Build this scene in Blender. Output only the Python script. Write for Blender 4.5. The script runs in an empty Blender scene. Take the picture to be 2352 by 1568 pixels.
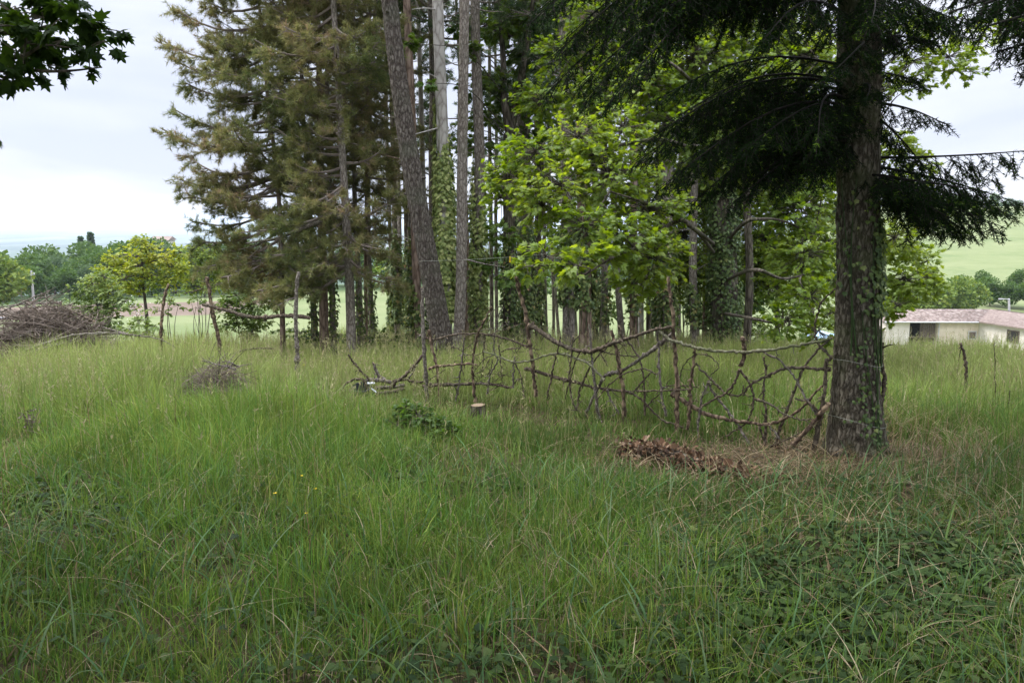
import bpy, math, random
import numpy as np
from mathutils import noise as mnoise, Vector

SC = bpy.context.scene
COL = SC.collection
R = np.random.default_rng(11)
random.seed(5)

# ------------------------------------------------------------------ camera
F = 1829.0                      # focal length in units of a 2352 px wide picture
CZ = 1.6
PITCH = math.atan((784 - 500) / F)
cp, sp = math.cos(PITCH), math.sin(PITCH)
cam_data = bpy.data.cameras.new('camera')
cam = bpy.data.objects.new('camera', cam_data)
COL.objects.link(cam)
cam.location = (0, 0, CZ)
cam.rotation_euler = (math.pi / 2 - PITCH, 0, 0)
cam_data.sensor_width = 36
cam_data.lens = 28.0
cam_data.clip_start = 0.05
cam_data.clip_end = 100000
SC.camera = cam

# ------------------------------------------------------------------ sky, sun, exposure
SUN_AZ, SUN_EL = math.radians(-70), math.radians(52)
world = bpy.data.worlds.new('World')
SC.world = world
world.use_nodes = True
wn, wl = world.node_tree.nodes, world.node_tree.links
wn.clear()
w_out = wn.new('ShaderNodeOutputWorld')
w_sky = wn.new('ShaderNodeTexSky')
w_sky.sky_type = 'NISHITA'
w_sky.sun_disc = False
w_sky.sun_elevation = SUN_EL
w_sky.sun_rotation = SUN_AZ
w_bg1 = wn.new('ShaderNodeBackground')
w_bg1.inputs[1].default_value = 0.12
wl.new(w_sky.outputs[0], w_bg1.inputs[0])
w_tc = wn.new('ShaderNodeTexCoord')
w_map = wn.new('ShaderNodeMapping')
w_map.inputs['Scale'].default_value = (1.6, 1.6, 6.0)
w_map.inputs['Location'].default_value = (3.1, 0.7, 1.4)
w_map.inputs['Rotation'].default_value = (0.12, -0.1, 0)
wl.new(w_tc.outputs['Generated'], w_map.inputs[0])
w_no = wn.new('ShaderNodeTexNoise')
w_no.inputs['Scale'].default_value = 1.7
w_no.inputs['Detail'].default_value = 5
w_no.inputs['Roughness'].default_value = 0.5
w_no.inputs['Distortion'].default_value = 0.4
wl.new(w_map.outputs[0], w_no.inputs['Vector'])
w_ramp = wn.new('ShaderNodeValToRGB')
w_ramp.color_ramp.elements[0].position = 0.36
w_ramp.color_ramp.elements[0].color = (0.455, 0.49, 0.61, 1)
w_ramp.color_ramp.elements[1].position = 0.60
w_ramp.color_ramp.elements[1].color = (0.615, 0.63, 0.69, 1)
wl.new(w_no.outputs[0], w_ramp.inputs[0])
w_sep = wn.new('ShaderNodeSeparateXYZ')
wl.new(w_tc.outputs['Generated'], w_sep.inputs[0])
w_mr = wn.new('ShaderNodeMapRange')          # a cloud deck grows brighter overhead, as overcast skies do
w_mr.inputs['From Min'].default_value = 0.28
w_mr.inputs['From Max'].default_value = 0.95
w_mr.inputs['To Min'].default_value = 1.0
w_mr.inputs['To Max'].default_value = 5.2
w_mr.interpolation_type = 'SMOOTHSTEP'
wl.new(w_sep.outputs[2], w_mr.inputs['Value'])
w_bg2 = wn.new('ShaderNodeBackground')
wl.new(w_ramp.outputs[0], w_bg2.inputs[0])
wl.new(w_mr.outputs[0], w_bg2.inputs[1])
w_mix = wn.new('ShaderNodeMixShader')
w_mix.inputs[0].default_value = 0.94
wl.new(w_bg1.outputs[0], w_mix.inputs[1])
wl.new(w_bg2.outputs[0], w_mix.inputs[2])
wl.new(w_mix.outputs[0], w_out.inputs[0])

sun_data = bpy.data.lights.new('sun', 'SUN')
sun_data.energy = 1.9
sun_data.angle = math.radians(18)
sun_data.color = (1.0, 0.96, 0.9)
sun = bpy.data.objects.new('sun', sun_data)
COL.objects.link(sun)
sd = Vector((math.sin(SUN_AZ) * math.cos(SUN_EL), math.cos(SUN_AZ) * math.cos(SUN_EL), math.sin(SUN_EL)))
sun.rotation_euler = sd.to_track_quat('Z', 'Y').to_euler()

SC.view_settings.view_transform = 'Standard'
SC.view_settings.look = 'None'
SC.view_settings.gamma = 1.0
SC.view_settings.exposure = 0.80
cy = SC.cycles
cy.use_denoising = True
cy.denoiser = 'OPENIMAGEDENOISE'
cy.denoising_input_passes = 'RGB_ALBEDO_NORMAL'
cy.denoising_prefilter = 'ACCURATE'
cy.max_bounces = 6
cy.diffuse_bounces = 3
cy.glossy_bounces = 2
cy.transmission_bounces = 4
cy.transparent_max_bounces = 8
cy.volume_bounces = 1
cy.sample_clamp_indirect = 4.0

# ------------------------------------------------------------------ maths of the place
def smooth(a, b, x):
    t = np.clip((np.asarray(x, float) - a) / (b - a), 0, 1)
    return t * t * (3 - 2 * t)

LF = np.array([[0, 0], [20, -1.7], [30, -3.3], [45, -5.9], [60, -7.1], [130, -10.4], [180, -13], [400, -36], [1000, -90], [2500, -130], [90000, -130]], float)
RT = np.array([[0, 0], [20, -1.7], [40, -5.6], [70, -11.0], [90, -12.9], [120, -13.1], [150, -10.6], [200, -6.6], [300, 0.5], [400, 5.5], [470, 7.0], [800, -20], [1500, -100], [2500, -130], [90000, -130]], float)

def ground(x, y):
    x = np.asarray(x, float); y = np.asarray(y, float)
    r = np.hypot(x, y)
    dd = np.clip(y, -8, 40)
    zn = -(0.02 * dd + 0.003 * np.clip(dd, 0, 40) ** 2)
    zn = zn + 0.028 * np.clip(x, -9, 0) * smooth(4, 12, y) - 0.01 * np.clip(x, 0, 9) * smooth(5, 14, y)
    zn = zn + 0.035 * np.sin(x * 1.1 + 0.6) * np.sin(y * 0.9 + 0.3) + 0.02 * np.sin(x * 2.3 - y * 1.7)
    u = x / np.maximum(y, 1.0)
    w = smooth(0.22, 0.42, np.where(y > 0, u, 0))
    zl = np.interp(r, LF[:, 0], LF[:, 1]); zr = np.interp(r, RT[:, 0], RT[:, 1])
    zf = zl * (1 - w) + zr * w
    zf = zf + (0.6 * np.sin(x * 0.021 + 1) * np.sin(y * 0.017)) * smooth(60, 160, r) + 9 * np.sin(x * 0.0021 + 2) * np.sin(y * 0.0017 + x * 0.0006) * smooth(300, 1200, r) * (1 - smooth(3000, 9000, r))
    k = smooth(17, 28, r)
    return zn * (1 - k) + zf * k

def gz(x, y):
    return float(ground(x, y))

def ray(x, y):
    u = (x - 1176) / F; v = (784 - y) / F
    return np.array([u, cp + v * sp, -sp + v * cp])

def at(x, y, depth):              # the point seen at picture position (x, y), `depth` metres ahead
    d = ray(x, y)
    return np.array([0, 0, CZ]) + d * (depth / d[1])

def on_ground(x, y):
    d = ray(x, y)
    lo = 1.0
    for t in np.arange(1.0, 80, 0.02):
        p = d * t
        if CZ + p[2] <= gz(p[0], p[1]):
            return np.array([p[0], p[1], gz(p[0], p[1])])
    p = d * 30
    return np.array([p[0], p[1], gz(p[0], p[1])])

def on_plane(x, y, a, b, off=0.0):   # vertical plane through ground points a and b
    n = np.array([-(b[1] - a[1]), b[0] - a[0], 0.0]); n /= np.linalg.norm(n)
    d = ray(x, y)
    t = (np.dot(n, np.array([a[0], a[1], 0])) + off) / np.dot(n, d)
    return np.array([0, 0, CZ]) + d * t

def unit(v):
    v = np.asarray(v, float)
    return v / np.maximum(np.linalg.norm(v, axis=-1, keepdims=True), 1e-9)

def rnd(a, b, n=None):
    return R.uniform(a, b, n)

def rdir(n):
    return unit(R.normal(size=(n, 3)))

# ------------------------------------------------------------------ mesh building
class Geo:
    def __init__(s):
        s.V = []; s.T = []; s.Q = []; s.TM = []; s.QM = []; s.C = []; s.n = 0
    def add(s, V, tris=None, quads=None, tint=0.5, mat=0):
        V = np.asarray(V, float).reshape(-1, 3)
        c = np.zeros((len(V), 4)); c[:, 3] = 1
        t = np.asarray(tint, float)
        if t.ndim == 2: c[:, :3] = t
        else: c[:, :3] = (t if t.ndim == 0 else t[:, None])
        s.V.append(V); s.C.append(c)
        if tris is not None and len(tris):
            tris = np.asarray(tris, int) + s.n; s.T.append(tris); s.TM.append(np.full(len(tris), mat))
        if quads is not None and len(quads):
            quads = np.asarray(quads, int) + s.n; s.Q.append(quads); s.QM.append(np.full(len(quads), mat))
        s.n += len(V)
        return s
    def build(s, name, mats, parent=None, smooth_=False, loc=None):
        V = np.concatenate(s.V) if s.V else np.zeros((0, 3))
        Cc = np.concatenate(s.C) if s.C else np.zeros((0, 4))
        o_loc = np.array(loc if loc is not None else (0, 0, 0), float)
        p = parent
        base = np.zeros(3)
        while p is not None:
            base += np.array(p.location); p = p.parent
        V = V - base - o_loc
        T = np.concatenate(s.T) if s.T else np.zeros((0, 3), int)
        Q = np.concatenate(s.Q) if s.Q else np.zeros((0, 4), int)
        me = bpy.data.meshes.new(name)
        me.vertices.add(len(V)); me.vertices.foreach_set('co', V.astype(np.float32).ravel())
        nl = T.size + Q.size
        me.loops.add(nl)
        me.loops.foreach_set('vertex_index', np.concatenate([T.ravel(), Q.ravel()]).astype(np.int32))
        me.polygons.add(len(T) + len(Q))
        ls = np.concatenate([np.arange(len(T)) * 3, T.size + np.arange(len(Q)) * 4]).astype(np.int32)
        me.polygons.foreach_set('loop_start', ls)
        mi = np.concatenate(s.TM + s.QM).astype(np.int32) if (s.TM or s.QM) else np.zeros(0, np.int32)
        me.polygons.foreach_set('material_index', mi)
        me.polygons.foreach_set('use_smooth', np.full(len(T) + len(Q), smooth_, bool))
        at_ = me.color_attributes.new('tint', 'FLOAT_COLOR', 'POINT')
        at_.data.foreach_set('color', Cc.astype(np.float32).ravel())
        for m in (mats if isinstance(mats, (list, tuple)) else [mats]):
            me.materials.append(m)
        me.update(calc_edges=True)
        o = bpy.data.objects.new(name, me)
        o.location = o_loc
        o.parent = parent
        COL.objects.link(o)
        return o

def tag(o, label=None, cat=None, group=None, kind=None):
    if label: o['label'] = label
    if cat: o['category'] = cat
    if group: o['group'] = group
    if kind: o['kind'] = kind
    return o

def thing(name, label, cat, loc, group=None):
    o = bpy.data.objects.new(name, None)
    o.empty_display_size = 0.2
    COL.objects.link(o)
    o.location = tuple(float(c) for c in loc)
    return tag(o, label, cat, group)

def catmull(P, k=4):
    P = np.asarray(P, float)
    if len(P) < 3:
        t = np.linspace(0, 1, k * 2)[:, None]
        return P[0] * (1 - t) + P[-1] * t
    Q = np.vstack([2 * P[0] - P[1], P, 2 * P[-1] - P[-2]])
    out = []
    for i in range(1, len(Q) - 2):
        p0, p1, p2, p3 = Q[i - 1], Q[i], Q[i + 1], Q[i + 2]
        for t in np.arange(k) / k:
            out.append(0.5 * (2 * p1 + (p2 - p0) * t + (2 * p0 - 5 * p1 + 4 * p2 - p3) * t * t + (3 * p1 - p0 - 3 * p2 + p3) * t ** 3))
    out.append(P[-1])
    return np.array(out)

def tube(g, path, radii, sides=8, rough=0.0, tint=0.5, mat=0, cap=True, capmat=None):
    P = np.asarray(path, float); n = len(P)
    rad = np.interp(np.linspace(0, 1, n), np.linspace(0, 1, len(radii)), radii) if len(radii) != n else np.asarray(radii, float)
    T = unit(np.gradient(P, axis=0))
    ref = np.array([0, 0, 1.0]) if abs(T[0][2]) < 0.9 else np.array([1.0, 0, 0])
    Nn = np.zeros_like(P); v = ref
    for i in range(n):
        v = v - T[i] * np.dot(v, T[i]); v = v / (np.linalg.norm(v) + 1e-9); Nn[i] = v
    B = np.cross(T, Nn)
    a = np.arange(sides) * 2 * math.pi / sides
    rr = rad[:, None] * (1 + rough * R.normal(size=(n, sides)).clip(-2, 2))
    V = P[:, None, :] + (Nn[:, None, :] * np.cos(a)[None, :, None] + B[:, None, :] * np.sin(a)[None, :, None]) * rr[:, :, None]
    V = V.reshape(-1, 3)
    i = np.arange(n - 1)[:, None] * sides; j = np.arange(sides)[None, :]; j2 = (j + 1) % sides
    q = np.stack([i + j, i + j2, i + sides + j2, i + sides + j], -1).reshape(-1, 4)
    g.add(V, quads=q, tint=tint, mat=mat)
    if cap:
        for e, idx in ((0, 0), (n - 1, (n - 1) * sides)):
            ring = V[idx:idx + sides]
            c = ring.mean(0) + (T[e] * rad[e] * (-0.25 if e == 0 else 0.25))
            tr = [[k, (k + 1) % sides, sides] if e else [(k + 1) % sides, k, sides] for k in range(sides)]
            g.add(np.vstack([ring, c]), tris=tr, tint=tint, mat=mat if capmat is None else capmat)

def prisms(g, P0, P1, r0, r1, tint=0.5, mat=0):       # many straight three-sided twigs at once
    P0 = np.asarray(P0, float); P1 = np.asarray(P1, float); n = len(P0)
    if n == 0: return
    T = unit(P1 - P0)
    ref = np.where(np.abs(T[:, 2:3]) < 0.9, np.array([[0, 0, 1.0]]), np.array([[1.0, 0, 0]]))
    N_ = unit(np.cross(T, ref)); B = np.cross(T, N_)
    r0 = np.broadcast_to(r0, (n,)); r1 = np.broadcast_to(r1, (n,))
    V = np.zeros((n, 6, 3))
    for k in range(3):
        a = k * 2 * math.pi / 3
        off = N_ * math.cos(a) + B * math.sin(a)
        V[:, k] = P0 + off * r0[:, None]; V[:, 3 + k] = P1 + off * r1[:, None]
    b = np.arange(n)[:, None] * 6
    q = np.concatenate([b + np.array([[k, (k + 1) % 3, 3 + (k + 1) % 3, 3 + k]]) for k in range(3)])
    t = tint if np.ndim(tint) == 0 else np.repeat(tint, 6)
    g.add(V.reshape(-1, 3), quads=q, tint=t, mat=mat)

def place(g, tv, tf, pos, tip, nrm, size, tint=0.5, mat=0):   # many copies of a small flat shape (x across, y towards the tip, z normal)
    pos = np.asarray(pos, float); n = len(pos)
    if n == 0: return
    Y = unit(tip); X = unit(np.cross(Y, nrm)); Z = np.cross(X, Y)
    size = np.broadcast_to(size, (n,))[:, None, None]
    tv = np.asarray(tv, float)
    V = pos[:, None] + (X[:, None] * tv[None, :, 0:1] + Y[:, None] * tv[None, :, 1:2] + Z[:, None] * tv[None, :, 2:3]) * size
    f = (np.arange(n)[:, None, None] * len(tv) + np.asarray(tf)[None]).reshape(-1, 3)
    t = tint
    if np.ndim(tint) >= 1: t = np.repeat(np.asarray(tint), len(tv), axis=0)
    g.add(V.reshape(-1, 3), tris=f, tint=t, mat=mat)

def fan(pts, c=(0, 0.3, 0)):
    tv = [c] + list(pts); m = len(pts)
    return np.array(tv, float), [[0, 1 + k, 1 + (k + 1) % m] for k in range(m)]

_ml = [(0.03, 0.02), (0.34, -0.06), (0.30, 0.10), (0.56, 0.30), (0.34, 0.36), (0.36, 0.52), (0.52, 0.68), (0.26, 0.62), (0.13, 0.62), (0.12, 0.82), (0, 1.0)]
MAPLE = fan([(x, y, -0.10 * abs(x) - 0.10 * y * y) for x, y in _ml] + [(-x, y, -0.10 * abs(x) - 0.10 * y * y) for x, y in _ml[-2::-1]], (0, 0.34, 0.03))
_il = [(0.0, 0.0), (0.40, 0.05), (0.36, 0.30), (0.50, 0.42), (0.2, 0.62), (0, 1.0)]
IVY = fan([(x, y, -0.10 * abs(x)) for x, y in _il] + [(-x, y, -0.10 * abs(x)) for x, y in _il[-2:0:-1]], (0, 0.35, 0.04))
LEAF = (np.array([(0, 0, 0), (0.28, 0.35, -0.05), (0.2, 0.7, -0.08), (0, 1, -0.12), (-0.2, 0.7, -0.08), (-0.28, 0.35, -0.05)]), [[0, 1, 2], [0, 2, 3], [0, 3, 4], [0, 4, 5]])
CARD = (np.array([(0, 0, 0), (0.45, 0.4, -0.1), (0.1, 1, -0.12), (-0.4, 0.6, 0.1)]), [[0, 1, 2], [0, 2, 3]])

def tuft_template(n, spread, w, seed):
    rg = np.random.default_rng(seed)
    tv, tf = [], []
    for k in range(n):
        a = rg.uniform(0, 2 * math.pi); e = math.radians(rg.uniform(15, spread)); L = rg.uniform(0.7, 1.0)
        d = np.array([math.sin(e) * math.cos(a), math.cos(e), math.sin(e) * math.sin(a)])
        s_ = np.cross(d, rg.normal(size=3)); s_ /= np.linalg.norm(s_)
        b0 = np.array([0, rg.uniform(-0.5, 0.1), 0])
        tv += [b0 - s_ * w, b0 + s_ * w, b0 + d * L]; tf.append([3 * k, 3 * k + 1, 3 * k + 2])
    return np.array(tv), tf
TUFTS = [tuft_template(14, 75, 0.040, s) for s in range(4)]

# ------------------------------------------------------------------ materials
def nodes(name):
    m = bpy.data.materials.new(name); m.use_nodes = True
    nt = m.node_tree; nt.nodes.clear()
    return m, nt.nodes, nt.links

def new(n, t, **kw):
    x = n.new(t)
    for k, v in kw.items():
        if k in x.inputs: x.inputs[k].default_value = v
        else: setattr(x, k, v)
    return x

def ramp(n, stops):
    r_ = n.new('ShaderNodeValToRGB'); e = r_.color_ramp.elements
    while len(e) < len(stops): e.new(0.5)
    for el, (p, c) in zip(e, stops):
        el.position = p; el.color = (*c, 1)
    return r_

def leaf_mat(name, stops, trans=0.35, rough=0.45, tcol=None, spec=0.35):
    m, n, l = nodes(name)
    a = new(n, 'ShaderNodeAttribute', attribute_name='tint')
    sp_ = n.new('ShaderNodeSeparateColor'); l.new(a.outputs['Color'], sp_.inputs[0])
    r_ = ramp(n, stops); l.new(sp_.outputs[0], r_.inputs[0])
    b = new(n, 'ShaderNodeBsdfPrincipled', Roughness=rough)
    b.inputs['Specular IOR Level'].default_value = spec
    l.new(r_.outputs[0], b.inputs['Base Color'])
    out = n.new('ShaderNodeOutputMaterial')
    if trans > 0:
        hs = new(n, 'ShaderNodeHueSaturation', Hue=0.485, Saturation=1.15, Value=1.5)
        l.new(r_.outputs[0], hs.inputs['Color'])
        t = n.new('ShaderNodeBsdfTranslucent'); l.new(hs.outputs[0], t.inputs[0])
        mx = n.new('ShaderNodeMixShader'); mx.inputs[0].default_value = trans
        l.new(b.outputs[0], mx.inputs[1]); l.new(t.outputs[0], mx.inputs[2]); l.new(mx.outputs[0], out.inputs[0])
    else:
        l.new(b.outputs[0], out.inputs[0])
    return m

def bark_mat(name, stops, scale=14, stretch=0.22, bump=0.6, moss=None, dist=0.02):
    m, n, l = nodes(name)
    tc = n.new('ShaderNodeTexCoord')
    mp = n.new('ShaderNodeMapping'); mp.inputs['Scale'].default_value = (1, 1, stretch)
    l.new(tc.outputs['Object'], mp.inputs[0])
    no = new(n, 'ShaderNodeTexNoise', Scale=scale * 1.5, Detail=6, Roughness=0.65, Distortion=0.6); l.new(mp.outputs[0], no.inputs['Vector'])
    vo = new(n, 'ShaderNodeTexVoronoi', Scale=scale, feature='DISTANCE_TO_EDGE')
    vm = n.new('ShaderNodeVectorMath'); vm.operation = 'MULTIPLY_ADD'
    l.new(no.outputs['Color'], vm.inputs[0]); vm.inputs[1].default_value = (0.06, 0.06, 0.06); l.new(mp.outputs[0], vm.inputs[2])
    l.new(vm.outputs[0], vo.inputs['Vector'])
    mr = new(n, 'ShaderNodeMapRange'); mr.inputs['From Max'].default_value = 0.28; l.new(vo.outputs[0], mr.inputs['Value'])
    mu = new(n, 'ShaderNodeMath', operation='MULTIPLY_ADD'); l.new(mr.outputs[0], mu.inputs[0]); mu.inputs[1].default_value = 0.45
    ms = new(n, 'ShaderNodeMath', operation='MULTIPLY'); l.new(no.outputs[0], ms.inputs[0]); ms.inputs[1].default_value = 0.75
    l.new(ms.outputs[0], mu.inputs[2])
    r_ = ramp(n, stops); l.new(mu.outputs[0], r_.inputs[0])
    col = r_.outputs[0]
    n2 = new(n, 'ShaderNodeTexNoise', Scale=2.3, Detail=5, Roughness=0.6); l.new(tc.outputs['Object'], n2.inputs['Vector'])
    if moss:
        mm = new(n, 'ShaderNodeMapRange'); mm.inputs['From Min'].default_value = 0.50; mm.inputs['From Max'].default_value = 0.68
        l.new(n2.outputs[0], mm.inputs['Value'])
        mx = n.new('ShaderNodeMix'); mx.data_type = 'RGBA'
        mf = new(n, 'ShaderNodeMath', operation='MULTIPLY'); mf.inputs[1].default_value = moss[1]; l.new(mm.outputs[0], mf.inputs[0])
        l.new(mf.outputs[0], mx.inputs['Factor']); l.new(col, mx.inputs['A']); mx.inputs['B'].default_value = (*moss[0], 1)
        col = mx.outputs['Result']
    b = new(n, 'ShaderNodeBsdfPrincipled', Roughness=0.9); b.inputs['Specular IOR Level'].default_value = 0.15
    l.new(col, b.inputs['Base Color'])
    bu = n.new('ShaderNodeBump'); bu.inputs['Strength'].default_value = bump; bu.inputs['Distance'].default_value = dist
    l.new(mu.outputs[0], bu.inputs['Height']); l.new(bu.outputs[0], b.inputs['Normal'])
    out = n.new('ShaderNodeOutputMaterial'); l.new(b.outputs[0], out.inputs[0])
    return m

def plain_mat(name, c1, c2, scale=6, rough=0.8, bump=0.2, spec=0.2, detail=5):
    m, n, l = nodes(name)
    tc = n.new('ShaderNodeTexCoord')
    no = new(n, 'ShaderNodeTexNoise', Scale=scale, Detail=detail, Roughness=0.6); l.new(tc.outputs['Object'], no.inputs['Vector'])
    r_ = ramp(n, [(0.32, c1), (0.68, c2)]); l.new(no.outputs[0], r_.inputs[0])
    b = new(n, 'ShaderNodeBsdfPrincipled', Roughness=rough); b.inputs['Specular IOR Level'].default_value = spec
    l.new(r_.outputs[0], b.inputs['Base Color'])
    bu = n.new('ShaderNodeBump'); bu.inputs['Strength'].default_value = bump; bu.inputs['Distance'].default_value = 0.02
    l.new(no.outputs[0], bu.inputs['Height']); l.new(bu.outputs[0], b.inputs['Normal'])
    out = n.new('ShaderNodeOutputMaterial'); l.new(b.outputs[0], out.inputs[0])
    return m

def tint_mat(name, rough=0.6, trans=0.0, spec=0.25):      # base colour straight from the per-blade colour
    m, n, l = nodes(name)
    a = new(n, 'ShaderNodeAttribute', attribute_name='tint')
    b = new(n, 'ShaderNodeBsdfPrincipled', Roughness=rough); b.inputs['Specular IOR Level'].default_value = spec
    l.new(a.outputs['Color'], b.inputs['Base Color'])
    out = n.new('ShaderNodeOutputMaterial')
    if trans:
        t = n.new('ShaderNodeBsdfTranslucent'); l.new(a.outputs['Color'], t.inputs[0])
        mx = n.new('ShaderNodeMixShader'); mx.inputs[0].default_value = trans
        l.new(b.outputs[0], mx.inputs[1]); l.new(t.outputs[0], mx.inputs[2]); l.new(mx.outputs[0], out.inputs[0])
    else: l.new(b.outputs[0], out.inputs[0])
    return m

M = {}
M['fir_bark'] = bark_mat('fir_bark', [(0.25, (0.022, 0.018, 0.012)), (0.5, (0.085, 0.071, 0.050)), (0.8, (0.21, 0.185, 0.14))], 28, 0.34, 0.9, ((0.085, 0.105, 0.04), 0.8), 0.03)
M['pine_bark'] = bark_mat('pine_bark', [(0.25, (0.07, 0.055, 0.044)), (0.5, (0.20, 0.168, 0.138)), (0.8, (0.36, 0.32, 0.27))], 25, 0.34, 0.8, ((0.14, 0.15, 0.10), 0.35), 0.025)
M['rough_bark'] = bark_mat('rough_dark_bark', [(0.25, (0.022, 0.017, 0.013)), (0.5, (0.075, 0.060, 0.048)), (0.8, (0.155, 0.135, 0.112))], 25, 0.34, 0.9, ((0.10, 0.11, 0.07), 0.4), 0.028)
M['pale_bark'] = bark_mat('pale_bark', [(0.2, (0.11, 0.095, 0.08)), (0.42, (0.37, 0.335, 0.30)), (0.75, (0.54, 0.51, 0.46))], 9, 0.45, 0.5, ((0.20, 0.21, 0.15), 0.3), 0.015)
M['red_bark'] = bark_mat('red_bark', [(0.25, (0.06, 0.042, 0.032)), (0.5, (0.165, 0.115, 0.085)), (0.8, (0.29, 0.215, 0.165))], 12, 0.3, 0.6, None, 0.02)
M['dark_bark'] = bark_mat('dark_bark', [(0.25, (0.014, 0.011, 0.008)), (0.5, (0.07, 0.058, 0.044)), (0.8, (0.15, 0.13, 0.10))], 14, 0.22, 0.7, ((0.05, 0.07, 0.02), 0.5), 0.02)
M['stick'] = bark_mat('stick_bark', [(0.25, (0.02, 0.015, 0.011)), (0.5, (0.064, 0.048, 0.034)), (0.8, (0.155, 0.122, 0.086))], 26, 0.7, 0.7, ((0.12, 0.115, 0.08), 0.4), 0.008)
M['stick_grey'] = bark_mat('grey_stick_bark', [(0.25, (0.045, 0.036, 0.029)), (0.5, (0.115, 0.096, 0.078)), (0.8, (0.24, 0.212, 0.175))], 26, 0.7, 0.6, ((0.15, 0.15, 0.10), 0.4), 0.008)
M['stick_red'] = bark_mat('reddish_stick_bark', [(0.25, (0.03, 0.020, 0.014)), (0.5, (0.084, 0.058, 0.040)), (0.8, (0.25, 0.185, 0.12))], 16, 0.6, 0.7, None, 0.008)
M['stick_green'] = bark_mat('mossy_stick_bark', [(0.25, (0.05, 0.046, 0.03)), (0.5, (0.12, 0.115, 0.07)), (0.8, (0.2, 0.2, 0.13))], 26, 0.7, 0.5, ((0.10, 0.12, 0.05), 0.6), 0.008)
M['cut_wood'] = plain_mat('cut_wood', (0.15, 0.11, 0.068), (0.27, 0.205, 0.135), 30)
M['fir_twig'] = plain_mat('fir_twig_bark', (0.008, 0.007, 0.005), (0.02, 0.017, 0.012), 9)
M['twig'] = plain_mat('dry_twig', (0.11, 0.085, 0.068), (0.26, 0.22, 0.185), 5)
M['brush'] = plain_mat('dry_brush', (0.085, 0.066, 0.05), (0.23, 0.185, 0.145), 3)
M['pine_needles'] = leaf_mat('pine_needles', [(0.0, (0.065, 0.098, 0.036)), (0.45, (0.165, 0.185, 0.066)), (0.85, (0.25, 0.236, 0.10)), (1.0, (0.29, 0.225, 0.132))], 0.4, 0.6, spec=0.2)
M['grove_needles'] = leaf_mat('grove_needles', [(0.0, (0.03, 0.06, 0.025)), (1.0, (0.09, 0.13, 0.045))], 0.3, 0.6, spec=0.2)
M['fir_needles'] = leaf_mat('fir_needles', [(0.0, (0.006, 0.016, 0.005)), (0.7, (0.019, 0.044, 0.010)), (0.85, (0.06, 0.12, 0.018)), (1.0, (0.16, 0.25, 0.035))], 0.22, 0.7, spec=0.03)
M['maple'] = leaf_mat('maple_leaves', [(0.0, (0.075, 0.14, 0.02)), (0.5, (0.145, 0.222, 0.03)), (1.0, (0.255, 0.325, 0.055))], 0.5, 0.42)
M['maple_shade'] = leaf_mat('silhouetted_maple_leaves', [(0.0, (0.014, 0.034, 0.008)), (1.0, (0.045, 0.085, 0.014))], 0.35, 0.6, spec=0.1)  # darkness of leaves seen against the sky is put into the colour
M['understory'] = leaf_mat('understory_leaves', [(0.0, (0.045, 0.095, 0.018)), (0.6, (0.09, 0.16, 0.028)), (1.0, (0.17, 0.24, 0.05))], 0.45, 0.45)
M['ivy'] = leaf_mat('ivy_leaves', [(0.0, (0.036, 0.070, 0.018)), (0.5, (0.115, 0.165, 0.045)), (0.85, (0.27, 0.30, 0.10)), (1.0, (0.30, 0.2, 0.09))], 0.2, 0.45, spec=0.25)
M['weed'] = leaf_mat('weed_leaves', [(0.0, (0.018, 0.036, 0.012)), (0.6, (0.05, 0.085, 0.022)), (1.0, (0.13, 0.15, 0.05))], 0.2, 0.6, spec=0.1)
M['pale_ivy'] = leaf_mat('pale_ivy_leaves', [(0.0, (0.10, 0.155, 0.038)), (0.5, (0.28, 0.335, 0.10)), (1.0, (0.5, 0.52, 0.21))], 0.2, 0.45, spec=0.25)
M['robinia'] = leaf_mat('yellow_green_leaves', [(0.0, (0.10, 0.17, 0.025)), (0.5, (0.22, 0.28, 0.035)), (1.0, (0.36, 0.37, 0.06))], 0.4, 0.5)
M['bush'] = leaf_mat('bush_leaves', [(0.0, (0.075, 0.125, 0.03)), (0.6, (0.15, 0.22, 0.05)), (1.0, (0.27, 0.33, 0.10))], 0.35, 0.5)
M['far_leaves'] = leaf_mat('far_tree_leaves', [(0.0, (0.04, 0.085, 0.02)), (0.6, (0.075, 0.135, 0.032)), (1.0, (0.13, 0.19, 0.05))], 0.3, 0.6, spec=0.15)
M['far_light'] = leaf_mat('light_far_leaves', [(0.0, (0.06, 0.11, 0.025)), (0.6, (0.14, 0.20, 0.04)), (1.0, (0.25, 0.29, 0.06))], 0.3, 0.6, spec=0.15)
M['far_bluish'] = leaf_mat('bluish_far_leaves', [(0.0, (0.04, 0.08, 0.035)), (1.0, (0.10, 0.15, 0.065))], 0.3, 0.6, spec=0.15)
M['grass'] = tint_mat('grass_blades', 0.55, 0.35, 0.12)
M['litter'] = tint_mat('dead_leaf_litter', 0.8, 0.1, 0.15)
M['string'] = plain_mat('pale_string', (0.3, 0.32, 0.26), (0.42, 0.43, 0.37), 40)
M['yellow'] = plain_mat('yellow_plastic', (0.72, 0.48, 0.03), (0.8, 0.55, 0.05), 8, 0.4)
M['white_plastic'] = plain_mat('white_plastic', (0.7, 0.72, 0.78), (0.82, 0.84, 0.88), 12, 0.4)
M['black_plastic'] = plain_mat('dark_plastic', (0.018, 0.02, 0.024), (0.035, 0.04, 0.045), 12, 0.5)
M['petal'] = plain_mat('yellow_petals', (0.75, 0.5, 0.02), (0.85, 0.62, 0.04), 50)
M['blossom'] = plain_mat('white_blossom', (0.62, 0.62, 0.52), (0.8, 0.8, 0.72), 50)
M['wall'] = plain_mat('rammed_earth_wall', (0.50, 0.42, 0.31), (0.66, 0.58, 0.46), 1.3, 0.9, 0.3)
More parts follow.
